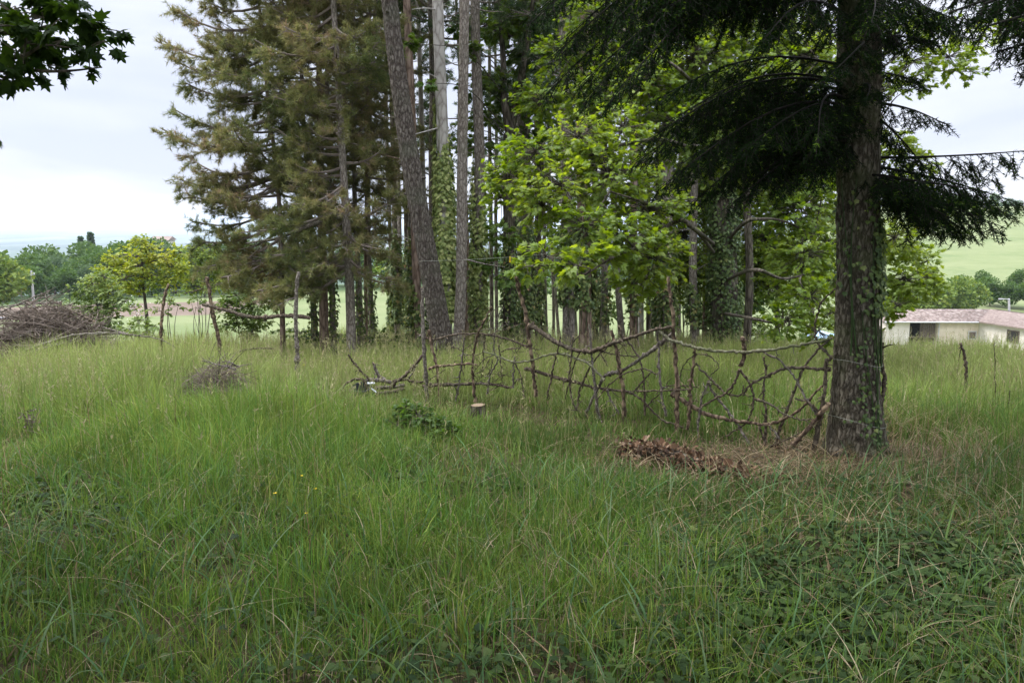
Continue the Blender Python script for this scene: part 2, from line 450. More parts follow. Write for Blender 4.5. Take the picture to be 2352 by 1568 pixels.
M['wall_white'] = plain_mat('limewashed_wall', (0.58, 0.52, 0.45), (0.72, 0.67, 0.60), 0.9, 0.9, 0.3)
M['wood_shaded'] = plain_mat('shaded_bay_boards', (0.018, 0.013, 0.010), (0.06, 0.045, 0.035), 3)
M['wood_board'] = plain_mat('weathered_boards', (0.10, 0.075, 0.06), (0.18, 0.14, 0.115), 4)
M['pane'] = plain_mat('dark_window', (0.02, 0.018, 0.018), (0.05, 0.045, 0.045), 2, 0.3)
M['concrete'] = plain_mat('grey_concrete', (0.36, 0.36, 0.35), (0.5, 0.5, 0.49), 3)
M['zinc'] = plain_mat('zinc', (0.42, 0.42, 0.42), (0.55, 0.55, 0.55), 3, 0.5)
M['tarp'] = plain_mat('pale_blue_tarp', (0.32, 0.48, 0.66), (0.45, 0.6, 0.75), 3, 0.5)

def roof_mat(name, c1, c2, c3):
    m, n, l = nodes(name)
    tc = n.new('ShaderNodeTexCoord')
    vo = new(n, 'ShaderNodeTexVoronoi', Scale=4.0); l.new(tc.outputs['Object'], vo.inputs['Vector'])
    sc_ = n.new('ShaderNodeSeparateColor'); l.new(vo.outputs['Color'], sc_.inputs[0])
    no = new(n, 'ShaderNodeTexNoise', Scale=0.8, Detail=6, Roughness=0.7); l.new(tc.outputs['Object'], no.inputs['Vector'])
    ad = new(n, 'ShaderNodeMath', operation='MULTIPLY_ADD'); l.new(sc_.outputs[0], ad.inputs[0]); ad.inputs[1].default_value = 0.5
    mn = new(n, 'ShaderNodeMath', operation='MULTIPLY'); l.new(no.outputs[0], mn.inputs[0]); mn.inputs[1].default_value = 0.5; l.new(mn.outputs[0], ad.inputs[2])
    r_ = ramp(n, [(0.2, c1), (0.5, c2), (0.8, c3)]); l.new(ad.outputs[0], r_.inputs[0])
    b = new(n, 'ShaderNodeBsdfPrincipled', Roughness=0.9); b.inputs['Specular IOR Level'].default_value = 0.1
    l.new(r_.outputs[0], b.inputs['Base Color'])
    out = n.new('ShaderNodeOutputMaterial'); l.new(b.outputs[0], out.inputs[0])
    return m
M['roof_old'] = roof_mat('old_clay_tiles', (0.10, 0.08, 0.07), (0.205, 0.158, 0.135), (0.31, 0.265, 0.235))
M['roof_red'] = roof_mat('pinkish_clay_tiles', (0.185, 0.142, 0.120), (0.235, 0.185, 0.158), (0.29, 0.235, 0.205))

def ground_mat():
    m, n, l = nodes('ground_soil_and_fields')
    tc = n.new('ShaderNodeTexCoord')
    se = n.new('ShaderNodeSeparateXYZ'); l.new(tc.outputs['Object'], se.inputs[0])
    def noise(scale, detail=6, rough=0.6):
        x = new(n, 'ShaderNodeTexNoise', Scale=scale, Detail=detail, Roughness=rough); l.new(tc.outputs['Object'], x.inputs['Vector']); return x.outputs[0]
    def mathn(op, a, b=None, c=None):
        x = new(n, 'ShaderNodeMath', operation=op)
        for i, v in enumerate((a, b, c)):
            if v is None: continue
            if isinstance(v, (int, float)): x.inputs[i].default_value = v
            else: l.new(v, x.inputs[i])
        return x.outputs[0]
    def band(v, a, b, s):   # 1 between a and b, soft over s
        x = new(n, 'ShaderNodeMapRange'); x.inputs['From Min'].default_value = a - s; x.inputs['From Max'].default_value = a + s; l.new(v, x.inputs['Value'])
        y = new(n, 'ShaderNodeMapRange'); y.inputs['From Min'].default_value = b - s; y.inputs['From Max'].default_value = b + s
        y.inputs['To Min'].default_value = 1; y.inputs['To Max'].default_value = 0; l.new(v, y.inputs['Value'])
        return mathn('MULTIPLY', x.outputs[0], y.outputs[0])
    def mix(f, a, b):
        x = n.new('ShaderNodeMix'); x.data_type = 'RGBA'; l.new(f, x.inputs['Factor']); l.new(a, x.inputs['A']); l.new(b, x.inputs['B']); return x.outputs['Result']
    dist = n.new('ShaderNodeVectorMath'); dist.operation = 'LENGTH'; l.new(tc.outputs['Object'], dist.inputs[0]); d = dist.outputs['Value']
    soil = ramp(n, [(0.3, (0.035, 0.030, 0.016)), (0.5, (0.065, 0.052, 0.028)), (0.7, (0.075, 0.075, 0.030))]); l.new(noise(9), soil.inputs[0])
    field = ramp(n, [(0.36, (0.115, 0.15, 0.06)), (0.5, (0.150, 0.178, 0.080)), (0.7, (0.185, 0.205, 0.10))]); l.new(noise(0.09, 8, 0.7), field.inputs[0])
    pl = ramp(n, [(0.3, (0.115, 0.085, 0.065)), (0.7, (0.18, 0.14, 0.108))]); l.new(noise(0.5, 6), pl.inputs[0])
    vo = new(n, 'ShaderNodeTexVoronoi', Scale=0.0045); 
    mp = n.new('ShaderNodeMapping'); mp.inputs['Scale'].default_value = (1.0, 0.55, 1); l.new(tc.outputs['Object'], mp.inputs[0]); wv = n.new('ShaderNodeVectorMath'); wv.operation = 'MULTIPLY_ADD'; wn_ = new(n, 'ShaderNodeTexNoise', Scale=0.004, Detail=4); l.new(tc.outputs['Object'], wn_.inputs['Vector']); l.new(wn_.outputs['Color'], wv.inputs[0]); wv.inputs[1].default_value = (160, 160, 0); l.new(mp.outputs[0], wv.inputs[2]); l.new(wv.outputs[0], vo.inputs['Vector'])
    vs = n.new('ShaderNodeSeparateColor'); l.new(vo.outputs['Color'], vs.inputs[0])
    plain = ramp(n, [(0.0, (0.03, 0.05, 0.035)), (0.45, (0.045, 0.075, 0.045)), (0.6, (0.08, 0.11, 0.065)), (0.85, (0.10, 0.12, 0.08)), (1.0, (0.17, 0.17, 0.14))]); l.new(vs.outputs[0], plain.inputs[0])
    c = mix(band(d, 26, 1e7, 6), soil.outputs[0], field.outputs[0])
    wob = mathn('MULTIPLY_ADD', noise(0.06, 3), 8.0, se.outputs[1])
    m1 = mathn('MULTIPLY', band(wob, 86, 112, 0.8), band(se.outputs[0], -400, -31, 1.5))
    c = mix(m1, c, pl.outputs[0])
    wood = ramp(n, [(0.3, (0.03, 0.05, 0.018)), (0.7, (0.055, 0.085, 0.03))]); l.new(noise(0.2), wood.inputs[0])
    m2 = mathn('MULTIPLY', band(d, 135, 1300, 8), band(se.outputs[0], -1e5, 20, 10)); c = mix(m2, c, wood.outputs[0])
    c = mix(band(d, 1000, 1e7, 200), c, plain.outputs[0])
    b = new(n, 'ShaderNodeBsdfPrincipled', Roughness=0.95); b.inputs['Specular IOR Level'].default_value = 0.1
    l.new(c, b.inputs['Base Color'])
    bu = n.new('ShaderNodeBump'); bu.inputs['Strength'].default_value = 0.5; bu.inputs['Distance'].default_value = 0.05
    l.new(noise(14), bu.inputs['Height']); l.new(bu.outputs[0], b.inputs['Normal'])
    out = n.new('ShaderNodeOutputMaterial'); l.new(b.outputs[0], out.inputs[0])
    return m
M['ground'] = ground_mat()

# ------------------------------------------------------------------ ground
g = Geo()
rings = np.concatenate([np.arange(0.4, 30, 0.4), np.geomspace(30, 600, 90)[1:], np.geomspace(600, 60000, 60)[1:]])
seg = 300
ang = np.concatenate([np.linspace(-0.8, 0.8, 220), np.linspace(0.8, 2 * math.pi - 0.8, 82)[1:-1]])
seg = len(ang)
X = rings[:, None] * np.sin(ang)[None]; Y = rings[:, None] * np.cos(ang)[None]
V = np.stack([X, Y, ground(X, Y)], -1).reshape(-1, 3)
i = np.arange(len(rings) - 1)[:, None] * seg; j = np.arange(seg)[None]; j2 = (j + 1) % seg
g.add(V, quads=np.stack([i + j, i + seg + j, i + seg + j2, i + j2], -1).reshape(-1, 4))
g.add(np.vstack([V[:seg], [0, 0, gz(0, 0)]]), tris=[[k, (k + 1) % seg, seg] for k in range(seg)])
tag(g.build('ground', M['ground'], smooth_=True), 'rough ground falling away to pale fields and a distant plain', 'ground', kind='structure')

def strip(name, pts, width, mat, label, cat, lift=0.03):
    pts = catmull(pts, 12); t = unit(np.gradient(pts, axis=0)); nn = np.stack([-t[:, 1], t[:, 0]], -1)
    g = Geo(); L = []
    for s in (-1, -0.33, 0.33, 1):
        p = pts[:, :2] + nn * s * width / 2
        L.append(np.column_stack([p, ground(p[:, 0], p[:, 1]) + lift]))
    A = np.stack(L, 1).reshape(-1, 3); k = len(pts)
    q = [[a * 4 + b, a * 4 + b + 1, a * 4 + b + 5, a * 4 + b + 4] for a in range(k - 1) for b in range(3)]
    g.add(A, quads=q)
    return tag(g.build(name, mat, smooth_=True), label, cat, kind='structure')
M['road'] = plain_mat('pale_road', (0.13, 0.128, 0.13), (0.2, 0.195, 0.2), 0.6)
strip('road', [(-110, 76, 0), (-75, 82, 0), (-58, 84, 0), (-50, 84.5, 0)], 2.2, M['road'], 'grey lane along the edge of the ploughed strip', 'road', 0.12)

# ------------------------------------------------------------------ grass
FIRB = on_ground(1968, 1040)           # foot of the big fir
DRYC = on_ground(1720, 1050)
def dryness(x, y):
    a = np.exp(-(((x - FIRB[0]) / 1.15) ** 2 + ((y - FIRB[1]) / 0.75) ** 2))
    b = np.exp(-(((x - DRYC[0]) / 0.95) ** 2 + ((y - DRYC[1]) / 0.5) ** 2))
    return np.clip(1.3 * np.maximum(a, b), 0, 1)
SPOTS = [(*on_ground(500, 940)[:2], 0.55, 0.75, 0.45), (*on_ground(500, 975)[:2], 0.45, 0.5, 0.5), (*on_ground(840, 930)[:2], 0.65, 0.6, 0.22), (*on_ground(880, 960)[:2], 0.5, 0.4, 0.6),
         (*on_ground(1098, 985)[:2], 0.25, 0.45, 1.0), (*on_ground(1600, 1085)[:2], 0.9, 0.35, 0.5), (*on_ground(955, 1030)[:2], 0.5, 0.45, 0.75), (*on_ground(385, 1030)[:2], 0.25, 0.4, 0.6), (*on_ground(620, 880)[:2], 0.9, 0.6, 0.6), (*on_ground(75, 1030)[:2], 0.3, 0.4, 0.5)]
FA, FB_ = on_ground(978, 925), on_ground(1885, 1042)
def trample(x, y):
    f = np.ones_like(x)
    for (sx, sy, rx, ry, k) in SPOTS:
        f = f * (1 - (1 - k) * np.exp(-((x - sx) / rx) ** 2 - ((y - sy) / ry) ** 2))
    v = FB_[:2] - FA[:2]; L = np.hypot(*v); v = v / L
    t = (x - FA[0]) * v[0] + (y - FA[1]) * v[1]; q = -(x - FA[0]) * v[1] + (y - FA[1]) * v[0]
    on = smooth(-0.2, 0.2, t) * (1 - smooth(L - 0.1, L + 0.3, t))
    return f * (1 - 0.35 * on * np.exp(-((q + 0.25) / 0.6) ** 2))
def ivyness(x, y):
    n_ = 0.5 + 0.5 * np.sin(x * 2.7 + 1.3) * np.sin(y * 3.1 + x) 
    return smooth(0.0, 0.9, x - 0.1 - 0.30 * (y - 2.6)) * (1 - smooth(3.3, 4.6, y)) * (0.15 + 0.85 * n_)

def blades(g, x, y, h, w, lean_dir, lean, col, S):
    n = len(x)
    z0 = ground(x, y) - 0.015
    face = rnd(0, 2 * math.pi, n)
    fx, fy = np.cos(face), np.sin(face)
    t = np.linspace(0, 1, S + 1)
    V = np.zeros((n, S + 1, 2, 3))
    for k, tk in enumerate(t):
        bend = lean * tk ** 1.8
        up = h * (tk - 0.28 * np.minimum(lean / np.maximum(h, 1e-3), 1.6) * tk ** 2.6)
        cx = x + lean_dir[:, 0] * bend; cy_ = y + lean_dir[:, 1] * bend; cz_ = z0 + up
        ww = w * (1 - tk ** 1.7) * 0.5 + 0.0004
        V[:, k, 0] = np.stack([cx - fx * ww, cy_ - fy * ww, cz_], -1)
        V[:, k, 1] = np.stack([cx + fx * ww, cy_ + fy * ww, cz_], -1)
    b = np.arange(n)[:, None] * (2 * (S + 1))
    q = np.concatenate([b + np.array([[2 * k, 2 * k + 1, 2 * k + 3, 2 * k + 2]]) for k in range(S)])
    g.add(V.reshape(-1, 3), quads=q, tint=np.repeat(col, 2 * (S + 1), axis=0))

def vnoise(x, y, s, seed=0):
    r_ = np.random.default_rng(seed)
    out = np.zeros_like(x)
    for k in range(5):
        a = r_.uniform(0, 2 * math.pi); f = s * r_.uniform(0.6, 1.7); ph = r_.uniform(0, 6)
        out += np.sin((x * math.cos(a) + y * math.sin(a)) * f + ph)
    return out / 2.4

def scatter(n, d0, d1, wide=0.98):
    d = np.sqrt(rnd(d0 ** 2, d1 ** 2, n))
    return rnd(-1, 1, n) * (wide * d + 1.5), d

def grass_zone(g, n, d0, d1, hs, ws, S, clump):
    nc = n // clump
    cx, cy0 = scatter(nc, d0, d1)
    cd = dryness(cx, cy0); ci = ivyness(cx, cy0)
    bare = smooth(0.25, 1.0, vnoise(cx, cy0, 1.9, 41)) * (1 - smooth(5.5, 9, cy0))
    keep = rnd(0, 1, nc) > np.maximum(np.maximum(cd * 0.70, ci * 0.55), bare * 0.7)
    cx, cy0 = cx[keep], cy0[keep]; nc = len(cx)
    csz = 0.74 + 0.75 * np.clip(vnoise(cx, cy0, 1.6, 3) * 0.6 + rnd(-0.6, 0.9, nc), -0.75, 1.1)
    dirc = rnd(0, 2 * math.pi, nc); cl = rnd(0.05, 0.5, nc); ctone = rnd(0, 1, nc)
    k = np.repeat(np.arange(nc), clump)
    n = len(k); sig = 0.035 + 0.006 * d0
    ox, oy = R.normal(0, sig, n), R.normal(0, sig, n)
    x, y = cx[k] + ox, cy0[k] + oy
    dry = dryness(x, y)
    big = smooth(3.0, 8.0, y)
    h = (hs[0] + (hs[1] - hs[0]) * big) * csz[k] * rnd(0.45, 1.15, n) * (1 - 0.4 * dry) * (1 + 0.45 * smooth(0.8, 4, -x)) * trample(x, y)
    od = np.stack([ox, oy], -1); od = od / (np.linalg.norm(od, axis=1, keepdims=True) + 1e-6)
    ld = od * 0.8 + np.stack([np.cos(dirc), np.sin(dirc)], -1)[k] * 0.9 + R.normal(0, 0.4, (n, 2)); ld /= np.linalg.norm(ld, axis=1, keepdims=True) + 1e-6
    lean = h * np.clip(cl[k] + R.normal(0.10, 0.30, n), 0.02, 1.4)
    w = ws * rnd(0.55, 1.3, n)
    pal = np.array([(0.096, 0.188, 0.022), (0.136, 0.218, 0.034), (0.090, 0.198, 0.056), (0.210, 0.262, 0.056), (0.070, 0.150, 0.020)])
    a = pal[np.minimum((ctone * 5).astype(int), 4)][k]
    bcol = pal[R.integers(0, 5, n)]
    col = a * 0.55 + bcol * 0.45
    tone = vnoise(x, y, 0.9, 21)[:, None]; fine_ = vnoise(x, y, 4.5, 22)[:, None]
    col = col * (1 + 0.30 * np.clip(tone, -1, 1) + 0.18 * np.clip(fine_, -1, 1)) * (1 + np.clip(tone, -1, 1) * np.array([[0.10, 0.0, -0.05]]))
    lit_band = smooth(5.5, 11, y)[:, None] * 0.62
    col = col * (1 - lit_band) + np.array([(0.38, 0.415, 0.135)]) * lit_band  # paler, yellower colour paints the brighter light on the mid meadow
    pd = 0.055 + 0.09 * np.clip(vnoise(x, y, 2.2, 31), 0, 1) + 0.45 * dry + 0.16 * smooth(0.5, 3, x) * (1 - big)
    isd = (rnd(0, 1, n) < pd)
    straw = np.array([(0.34, 0.26, 0.15), (0.24, 0.17, 0.09), (0.42, 0.35, 0.22)])[R.integers(0, 3, n)]
    col = np.where(isd[:, None], straw, col) * rnd(0.65, 1.3, n)[:, None]
    lean = np.where(isd, lean * 1.6, lean)
    blades(g, x, y, h, w, ld, lean, col, S)

g = Geo()
grass_zone(g, 68000, 1.0, 3.4, (0.155, 0.165), 0.0056, 5, 13)
grass_zone(g, 185000, 3.2, 7.0, (0.165, 0.26), 0.0062, 4, 15)
grass_zone(g, 240000, 6.6, 12.5, (0.24, 0.32), 0.0085, 3, 16)
grass_zone(g, 125000, 12.0, 26.0, (0.28, 0.33), 0.017, 2, 12)
# low thatch between the tufts
x, y = scatter(125000, 1.0, 14)
k = rnd(0, 1, len(x)) > np.maximum(dryness(x, y) * 0.5, ivyness(x, y) * 0.5)
x, y = x[k], y[k]; n = len(x)
a = rnd(0, 2 * math.pi, n); h = rnd(0.04, 0.15, n)
thcol = np.where((rnd(0, 1, n) < 0.25 + 0.5 * dryness(x, y))[:, None], np.array([(0.22, 0.165, 0.09)]), np.array([(0.085, 0.13, 0.028)])) * rnd(0.7, 1.2, n)[:, None]
blades(g, x, y, h, rnd(0.004, 0.009, n) * (1 + y * 0.06), np.stack([np.cos(a), np.sin(a)], -1), h * rnd(0.3, 1.6, n), thcol, 3)
# broad arching blades close by, their blue-green sheen put into the colour
x, y = scatter(4200, 1.0, 5.5)
n = len(x); a = rnd(0, 2 * math.pi, n); h = rnd(0.14, 0.34, n) * trample(x, y)
cc = np.array([(0.10, 0.19, 0.075), (0.13, 0.215, 0.06), (0.15, 0.22, 0.10)])[R.integers(0, 3, n)] * rnd(0.75, 1.2, n)[:, None]
blades(g, x, y, h, rnd(0.007, 0.013, n), np.stack([np.cos(a), np.sin(a)], -1), h * rnd(0.2, 1.1, n), cc, 6)
# bent straw
x, y = scatter(9000, 1.0, 6)
k = rnd(0, 1, len(x)) < 0.15 + 0.85 * smooth(0.2, 2.2, x)
x, y = x[k], y[k]; n = len(x); a = rnd(0, 2 * math.pi, n); h = rnd(0.10, 0.26, n)
cc = np.array([(0.36, 0.28, 0.16), (0.45, 0.37, 0.23), (0.24, 0.165, 0.09)])[R.integers(0, 3, n)] * rnd(0.7, 1.1, n)[:, None]
blades(g, x, y, h, rnd(0.003, 0.007, n), np.stack([np.cos(a), np.sin(a)], -1), h * rnd(0.7, 2.2, n), cc, 6)
# flowering stalks with loose seed heads, mostly out in the open
x, y = scatter(12500, 3.5, 19)
k = rnd(0, 1, len(x)) < smooth(4, 9, y) * (0.35 + 0.65 * smooth(-4, 2, -x)) * (1 - dryness(x, y))
x, y = x[k], y[k]; n = len(x); a = rnd(0, 2 * math.pi, n); h = rnd(0.36, 0.62, n); ld = np.stack([np.cos(a), np.sin(a)], -1); ln = h * rnd(0.03, 0.25, n)
sc_ = np.array([(0.28, 0.30, 0.12)]) * rnd(0.8, 1.2, n)[:, None]
blades(g, x, y, h, 0.003 + y * 0.00025, ld, ln, sc_, 3)
tip = np.stack([x + ld[:, 0] * ln, y + ld[:, 1] * ln, ground(x, y) + h * 0.95], -1)
m_ = 7
tp = np.repeat(tip, m_, 0) - np.stack([np.repeat(ld[:, 0] * ln / h, m_) * 0, np.zeros(n * m_), rnd(0, 0.13, n * m_)], -1)
dr = unit(R.normal(size=(n * m_, 3)) * [0.6, 0.6, 0.3] + [0, 0, 0.9])
place(g, LEAF[0] * [0.35, 1, 1], LEAF[1], tp, dr, rdir(n * m_), rnd(0.02, 0.045, n * m_), np.repeat(np.array([(0.36, 0.33, 0.17)]), n * m_, 0) * rnd(0.7, 1.2, n * m_)[:, None])
tag(g.build('grass', M['grass']), 'tall tangled meadow grass with straw stems and seed heads', 'grass', kind='stuff')

# ground ivy and small broad leaves in the near corner
g = Geo()
x, y = scatter(90000, 1.0, 5.2)
k = rnd(0, 1, len(x)) < ivyness(x, y) * 0.95 + 0.05 + 0.22 * smooth(0.2, 1.0, vnoise(x, y, 1.9, 41))
x, y = x[k], y[k]; n = len(x)
pos = np.stack([x, y, ground(x, y) + rnd(0.015, 0.10, n)], -1)
a = rnd(0, 2 * math.pi, n)
place(g, *IVY, pos, np.stack([np.cos(a), np.sin(a), rnd(-0.5, 0.3, n)], -1), unit(R.normal(size=(n, 3)) * 0.35 + [0, 0, 1]), rnd(0.02, 0.055, n), np.clip(rnd(0, 0.75, n) + (rnd(0, 1, n) < 0.03) * 0.4, 0, 1))
st = pos.copy(); st[:, 2] = ground(x, y) - 0.01
prisms(g, st, pos, 0.0012, 0.001, 0.3)
tag(g.build('ground_ivy', M['weed']), 'dark ivy and broad weed leaves creeping low under the grass', 'ground cover', kind='stuff')

# brown litter under the fir and here and there
g = Geo()
x, y = scatter(85000, 1.0, 9)
k = rnd(0, 1, len(x)) < np.maximum(dryness(x, y) ** 0.8 * 0.7, 0.03 + 0.28 * ivyness(x, y) + 0.2 * smooth(0.2, 1.0, vnoise(x, y, 1.9, 41)) * (1 - smooth(4, 7, y)))
x, y = x[k], y[k]; n = len(x)
pos = np.stack([x, y, ground(x, y) + rnd(0.004, 0.03, n)], -1)
a = rnd(0, 2 * math.pi, n)
pal = np.array([(0.115, 0.075, 0.046), (0.16, 0.11, 0.068), (0.075, 0.048, 0.032), (0.21, 0.155, 0.10)])
place(g, LEAF[0] * [0.9, 1, 2], LEAF[1], pos, np.stack([np.cos(a), np.sin(a), rnd(-0.2, 0.5, n)], -1), unit(R.normal(size=(n, 3)) * 0.45 + [0, 0, 1]), rnd(0.012, 0.036, n) , pal[R.integers(0, 4, n)])
n2 = 22000
x, y = scatter(n2, 3.5, 9); k = rnd(0, 1, n2) < dryness(x, y); x, y = x[k], y[k]; n = len(x); a = rnd(0, 2 * math.pi, n); L = rnd(0.04, 0.16, n)
p0 = np.stack([x, y, ground(x, y) + 0.012], -1); p1 = p0 + np.stack([np.cos(a) * L, np.sin(a) * L, rnd(-0.005, 0.03, n)], -1)
g2 = pal[R.integers(0, 4, n)]
prisms(g, p0, p1, 0.0018, 0.001, 0.3); g.C[-1][:, :3] = np.repeat(g2, 6, 0)
tag(g.build('leaf_litter', M['litter']), 'brown needle and leaf litter spread under the big fir', 'leaf litter', kind='stuff')

# ------------------------------------------------------------------ trunks, ivy, crowns
def trunk_mesh(g, path, radii, sides=14, rough=0.04, flare=0.0, fine=None, k=6, mat=0):
    P = catmull(path, k)
    n = len(P)
    rad = np.interp(np.linspace(0, 1, n), np.linspace(0, 1, len(radii)), radii)
    h = np.concatenate([[0], np.cumsum(np.linalg.norm(np.diff(P, axis=0), axis=1))])
    if flare: rad = rad * (1 + flare * np.exp(-h / 0.28))
    if fine is None:
        tube(g, P, rad, sides, rough, mat=mat)
        return P, rad
    # closely ringed trunk with real bark plates and root ridges
    m = int(h[-1] / fine) + 2
    hh = np.linspace(0, h[-1], m)
    Pf = np.stack([np.interp(hh, h, P[:, c]) for c in range(3)], -1); rf = np.interp(hh, h, rad)
    a = np.arange(sides) * 2 * math.pi / sides
    V = np.zeros((m, sides, 3))
    for ii in range(m):
        for jj in range(sides):
            ca, sa = math.cos(a[jj]), math.sin(a[jj])
            r0 = rf[ii]
            v1 = 1 - abs(mnoise.noise(Vector((ca * r0 * 40 + 3, sa * r0 * 40, hh[ii] * 10)))) * 2
            v2 = mnoise.noise(Vector((ca * r0 * 80, sa * r0 * 80 + 9, hh[ii] * 24)))
            root = math.exp(-hh[ii] / 0.22) * 0.30 * flare * math.cos(5 * a[jj] + 0.7 + hh[ii])
            V[ii, jj] = Pf[ii] + np.array([ca, sa, 0]) * (r0 * (1 + root) - 0.011 * v1 + 0.006 * v2)
    ii = np.arange(m - 1)[:, None] * sides; jj = np.arange(sides)[None]; j2 = (jj + 1) % sides
    g.add(V.reshape(-1, 3), quads=np.stack([ii + jj, ii + j2, ii + sides + j2, ii + sides + jj], -1).reshape(-1, 4), mat=mat)
    return P, rad

def ivy_on(g, P, rad, z0, z1, n, size=0.06, off=0.03, side=None, tone=(0, 1), fade=0.3):
    z = z0 + (z1 - z0) * R.beta(1.0, 1.15, n)
    x = np.interp(z, P[:, 2], P[:, 0]); y = np.interp(z, P[:, 2], P[:, 1]); r_ = np.interp(z, P[:, 2], rad)
    a = rnd(0, 2 * math.pi, n) if side is None else R.normal(side[0], side[1], n)
    patch = np.sin(a * 3 + z * 2.1) + np.sin(z * 3.7 - a * 2 + 1.3)
    ph_ = R.uniform(0, 6.28)
    lim = z0 + (z1 - z0) * (0.80 + 0.13 * np.sin(a + ph_) + 0.08 * np.sin(a * 3 + ph_ * 2) + R.normal(0, 0.04, n))
    k = (rnd(-2.2, 1.2, n) < patch) & (z < lim)
    z, x, y, r_, a = z[k], x[k], y[k], r_[k], a[k]; n = len(z)
    fade_ = np.clip((z1 - z) / max(1e-3, (z1 - z0) * fade), 0.15, 1)
    o = r_ + rnd(0.0, 1, n) * off * fade_ + 0.012
    nr = np.stack([np.cos(a), np.sin(a), np.zeros(n)], -1)
    pos = np.stack([x, y, z], -1) + nr * o[:, None]
    tip = unit(nr * 0.35 + np.stack([rnd(-0.5, 0.5, n), rnd(-0.5, 0.5, n), -np.ones(n)], -1))
    nm = unit(nr + R.normal(0, 0.35, (n, 3)) + [0, 0, 0.45])
    place(g, *IVY, pos, tip, nm, rnd(0.6, 1.25, n) * size, np.clip(tone[0] + (tone[1] - tone[0]) * R.beta(1.6, 2.0, n) + (rnd(0, 1, n) < 0.03) * 0.3, 0, 1))
    # climbing stems
    for q in range(3):
        aa = R.uniform(0, 6.28) if side is None else R.normal(side[0], side[1] * 0.6)
        zz = np.linspace(max(z0 - 0.4, P[0, 2]), z1 - 0.1, 14); aw = aa + 0.35 * np.sin(zz * 2.1 + q)
        xs = np.interp(zz, P[:, 2], P[:, 0]); ys = np.interp(zz, P[:, 2], P[:, 1]); rs = np.interp(zz, P[:, 2], rad) + 0.008
        tube(g, np.stack([xs + np.cos(aw) * rs, ys + np.sin(aw) * rs, zz], -1), [0.007, 0.003], 5, tint=0.02)

def pine_branch(gw, tl, p0, az, el, L, r0, up=0.25, dens=1.0, bare=0.25, twig_len=0.30, sub=0.42, wmat=0, deadp=0.0):
    """main limb, side limbs, twigs; tl collects needle tufts (position, direction)"""
    d = np.array([math.cos(az) * math.cos(el), math.sin(az) * math.cos(el), math.sin(el)])
    t = np.linspace(0, 1, 8)[:, None]
    side = np.array([-math.sin(az), math.cos(az), 0])
    w1, w2 = rnd(-0.10, 0.10), rnd(-0.14, 0.14)
    path = p0 + d * t * L + np.array([0, 0, 1]) * (up * L * t ** 2.2 - 0.10 * L * np.sin(t * math.pi)) + side * (w1 * L * np.sin(t * 2.6) + w2 * L * t * t)
    tube(gw, path, [r0, r0 * 0.3], 5, 0.08, mat=wmat)
    m = max(3, int(L * 9 * dens))
    ts = np.sort(rnd(bare, 1.0, m))
    P0, P1 = [], []
    for q, tt in enumerate(ts):
        p = np.array([np.interp(tt, t[:, 0], path[:, c]) for c in range(3)])
        s_ = (1 if q % 2 else -1) * rnd(0.5, 1.2)
        dd = unit(d * rnd(0.4, 0.9) + side * s_ + np.array([0, 0, rnd(-0.45, 0.35)]))
        l2 = sub * L * (1.15 - tt) * rnd(0.6, 1.15) + 0.10
        e = p + dd * l2 + np.array([0, 0, rnd(-0.10, 0.12) * l2])
        P0.append(p); P1.append(e)
        if rnd(0, 1) < deadp: continue
        mt = max(3, int(l2 * 20 * dens))
        tq = rnd(0.25, 1.0, mt)
        b = p + (e - p) * tq[:, None]
        td = unit(dd * 0.9 + R.normal(0, 0.55, (mt, 3)) + [0, 0, 0.12])
        tlens = rnd(0.4, 1.0, mt) * twig_len * (1.2 - 0.6 * tq)
        e2 = b + td * tlens[:, None]
        prisms(gw, b, e2, 0.004, 0.002, mat=wmat)
        for f in (1.0, 0.72, 0.45):
            k = rnd(0, 1, mt) < (1.0 if f == 1.0 else 0.75)
            tl[0].append((b + (e2 - b) * f)[k]); tl[1].append(unit(td + R.normal(0, 0.25, td.shape))[k])
    prisms(gw, P0, P1, max(0.004, r0 * 0.32), 0.003, mat=wmat)
    tl[0].append(path[-1:]); tl[1].append(d[None])

def tufts(g, tl, size, tone=(0, 1), tonefun=None):
    if not tl[0]: return
    P = np.concatenate(tl[0]); D = np.concatenate(tl[1]); n = len(P)
    which = R.integers(0, 4, n)
    tn = tone[0] + (tone[1] - tone[0]) * np.clip(R.normal(0.5, 0.22, n) + 0.25 * vnoise(P[:, 0] * 2 + P[:, 2], P[:, 1] + P[:, 2] * 1.7, 1.4, 8), 0, 1)
    for w in range(4):
        k = which == w
        place(g, *TUFTS[w], P[k], D[k], rdir(k.sum()), size * rnd(0.75, 1.25, k.sum()), tn[k])

# shared crowns for the grove pines: limbs from 0 to 7 m above the crown foot
def grove_crown(h0, h1, nb, Lmax, seed, size=0.13):
    gw, gn, tl = Geo(), Geo(), ([], [])
    for k in range(nb):
        z = h0 + (h1 - h0) * (k + rnd(0, 1)) / nb
        s_ = 1 - 0.55 * (z - h0) / (h1 - h0)
        pine_branch(gw, tl, np.array([0, 0, z]), rnd(0, 6.28), rnd(-0.15, 0.35), Lmax * s_ * rnd(0.55, 1.0), 0.028, 0.12, 0.62, 0.35, 0.3, 0.4)
    tufts(gn, tl, size)
    return gw, gn

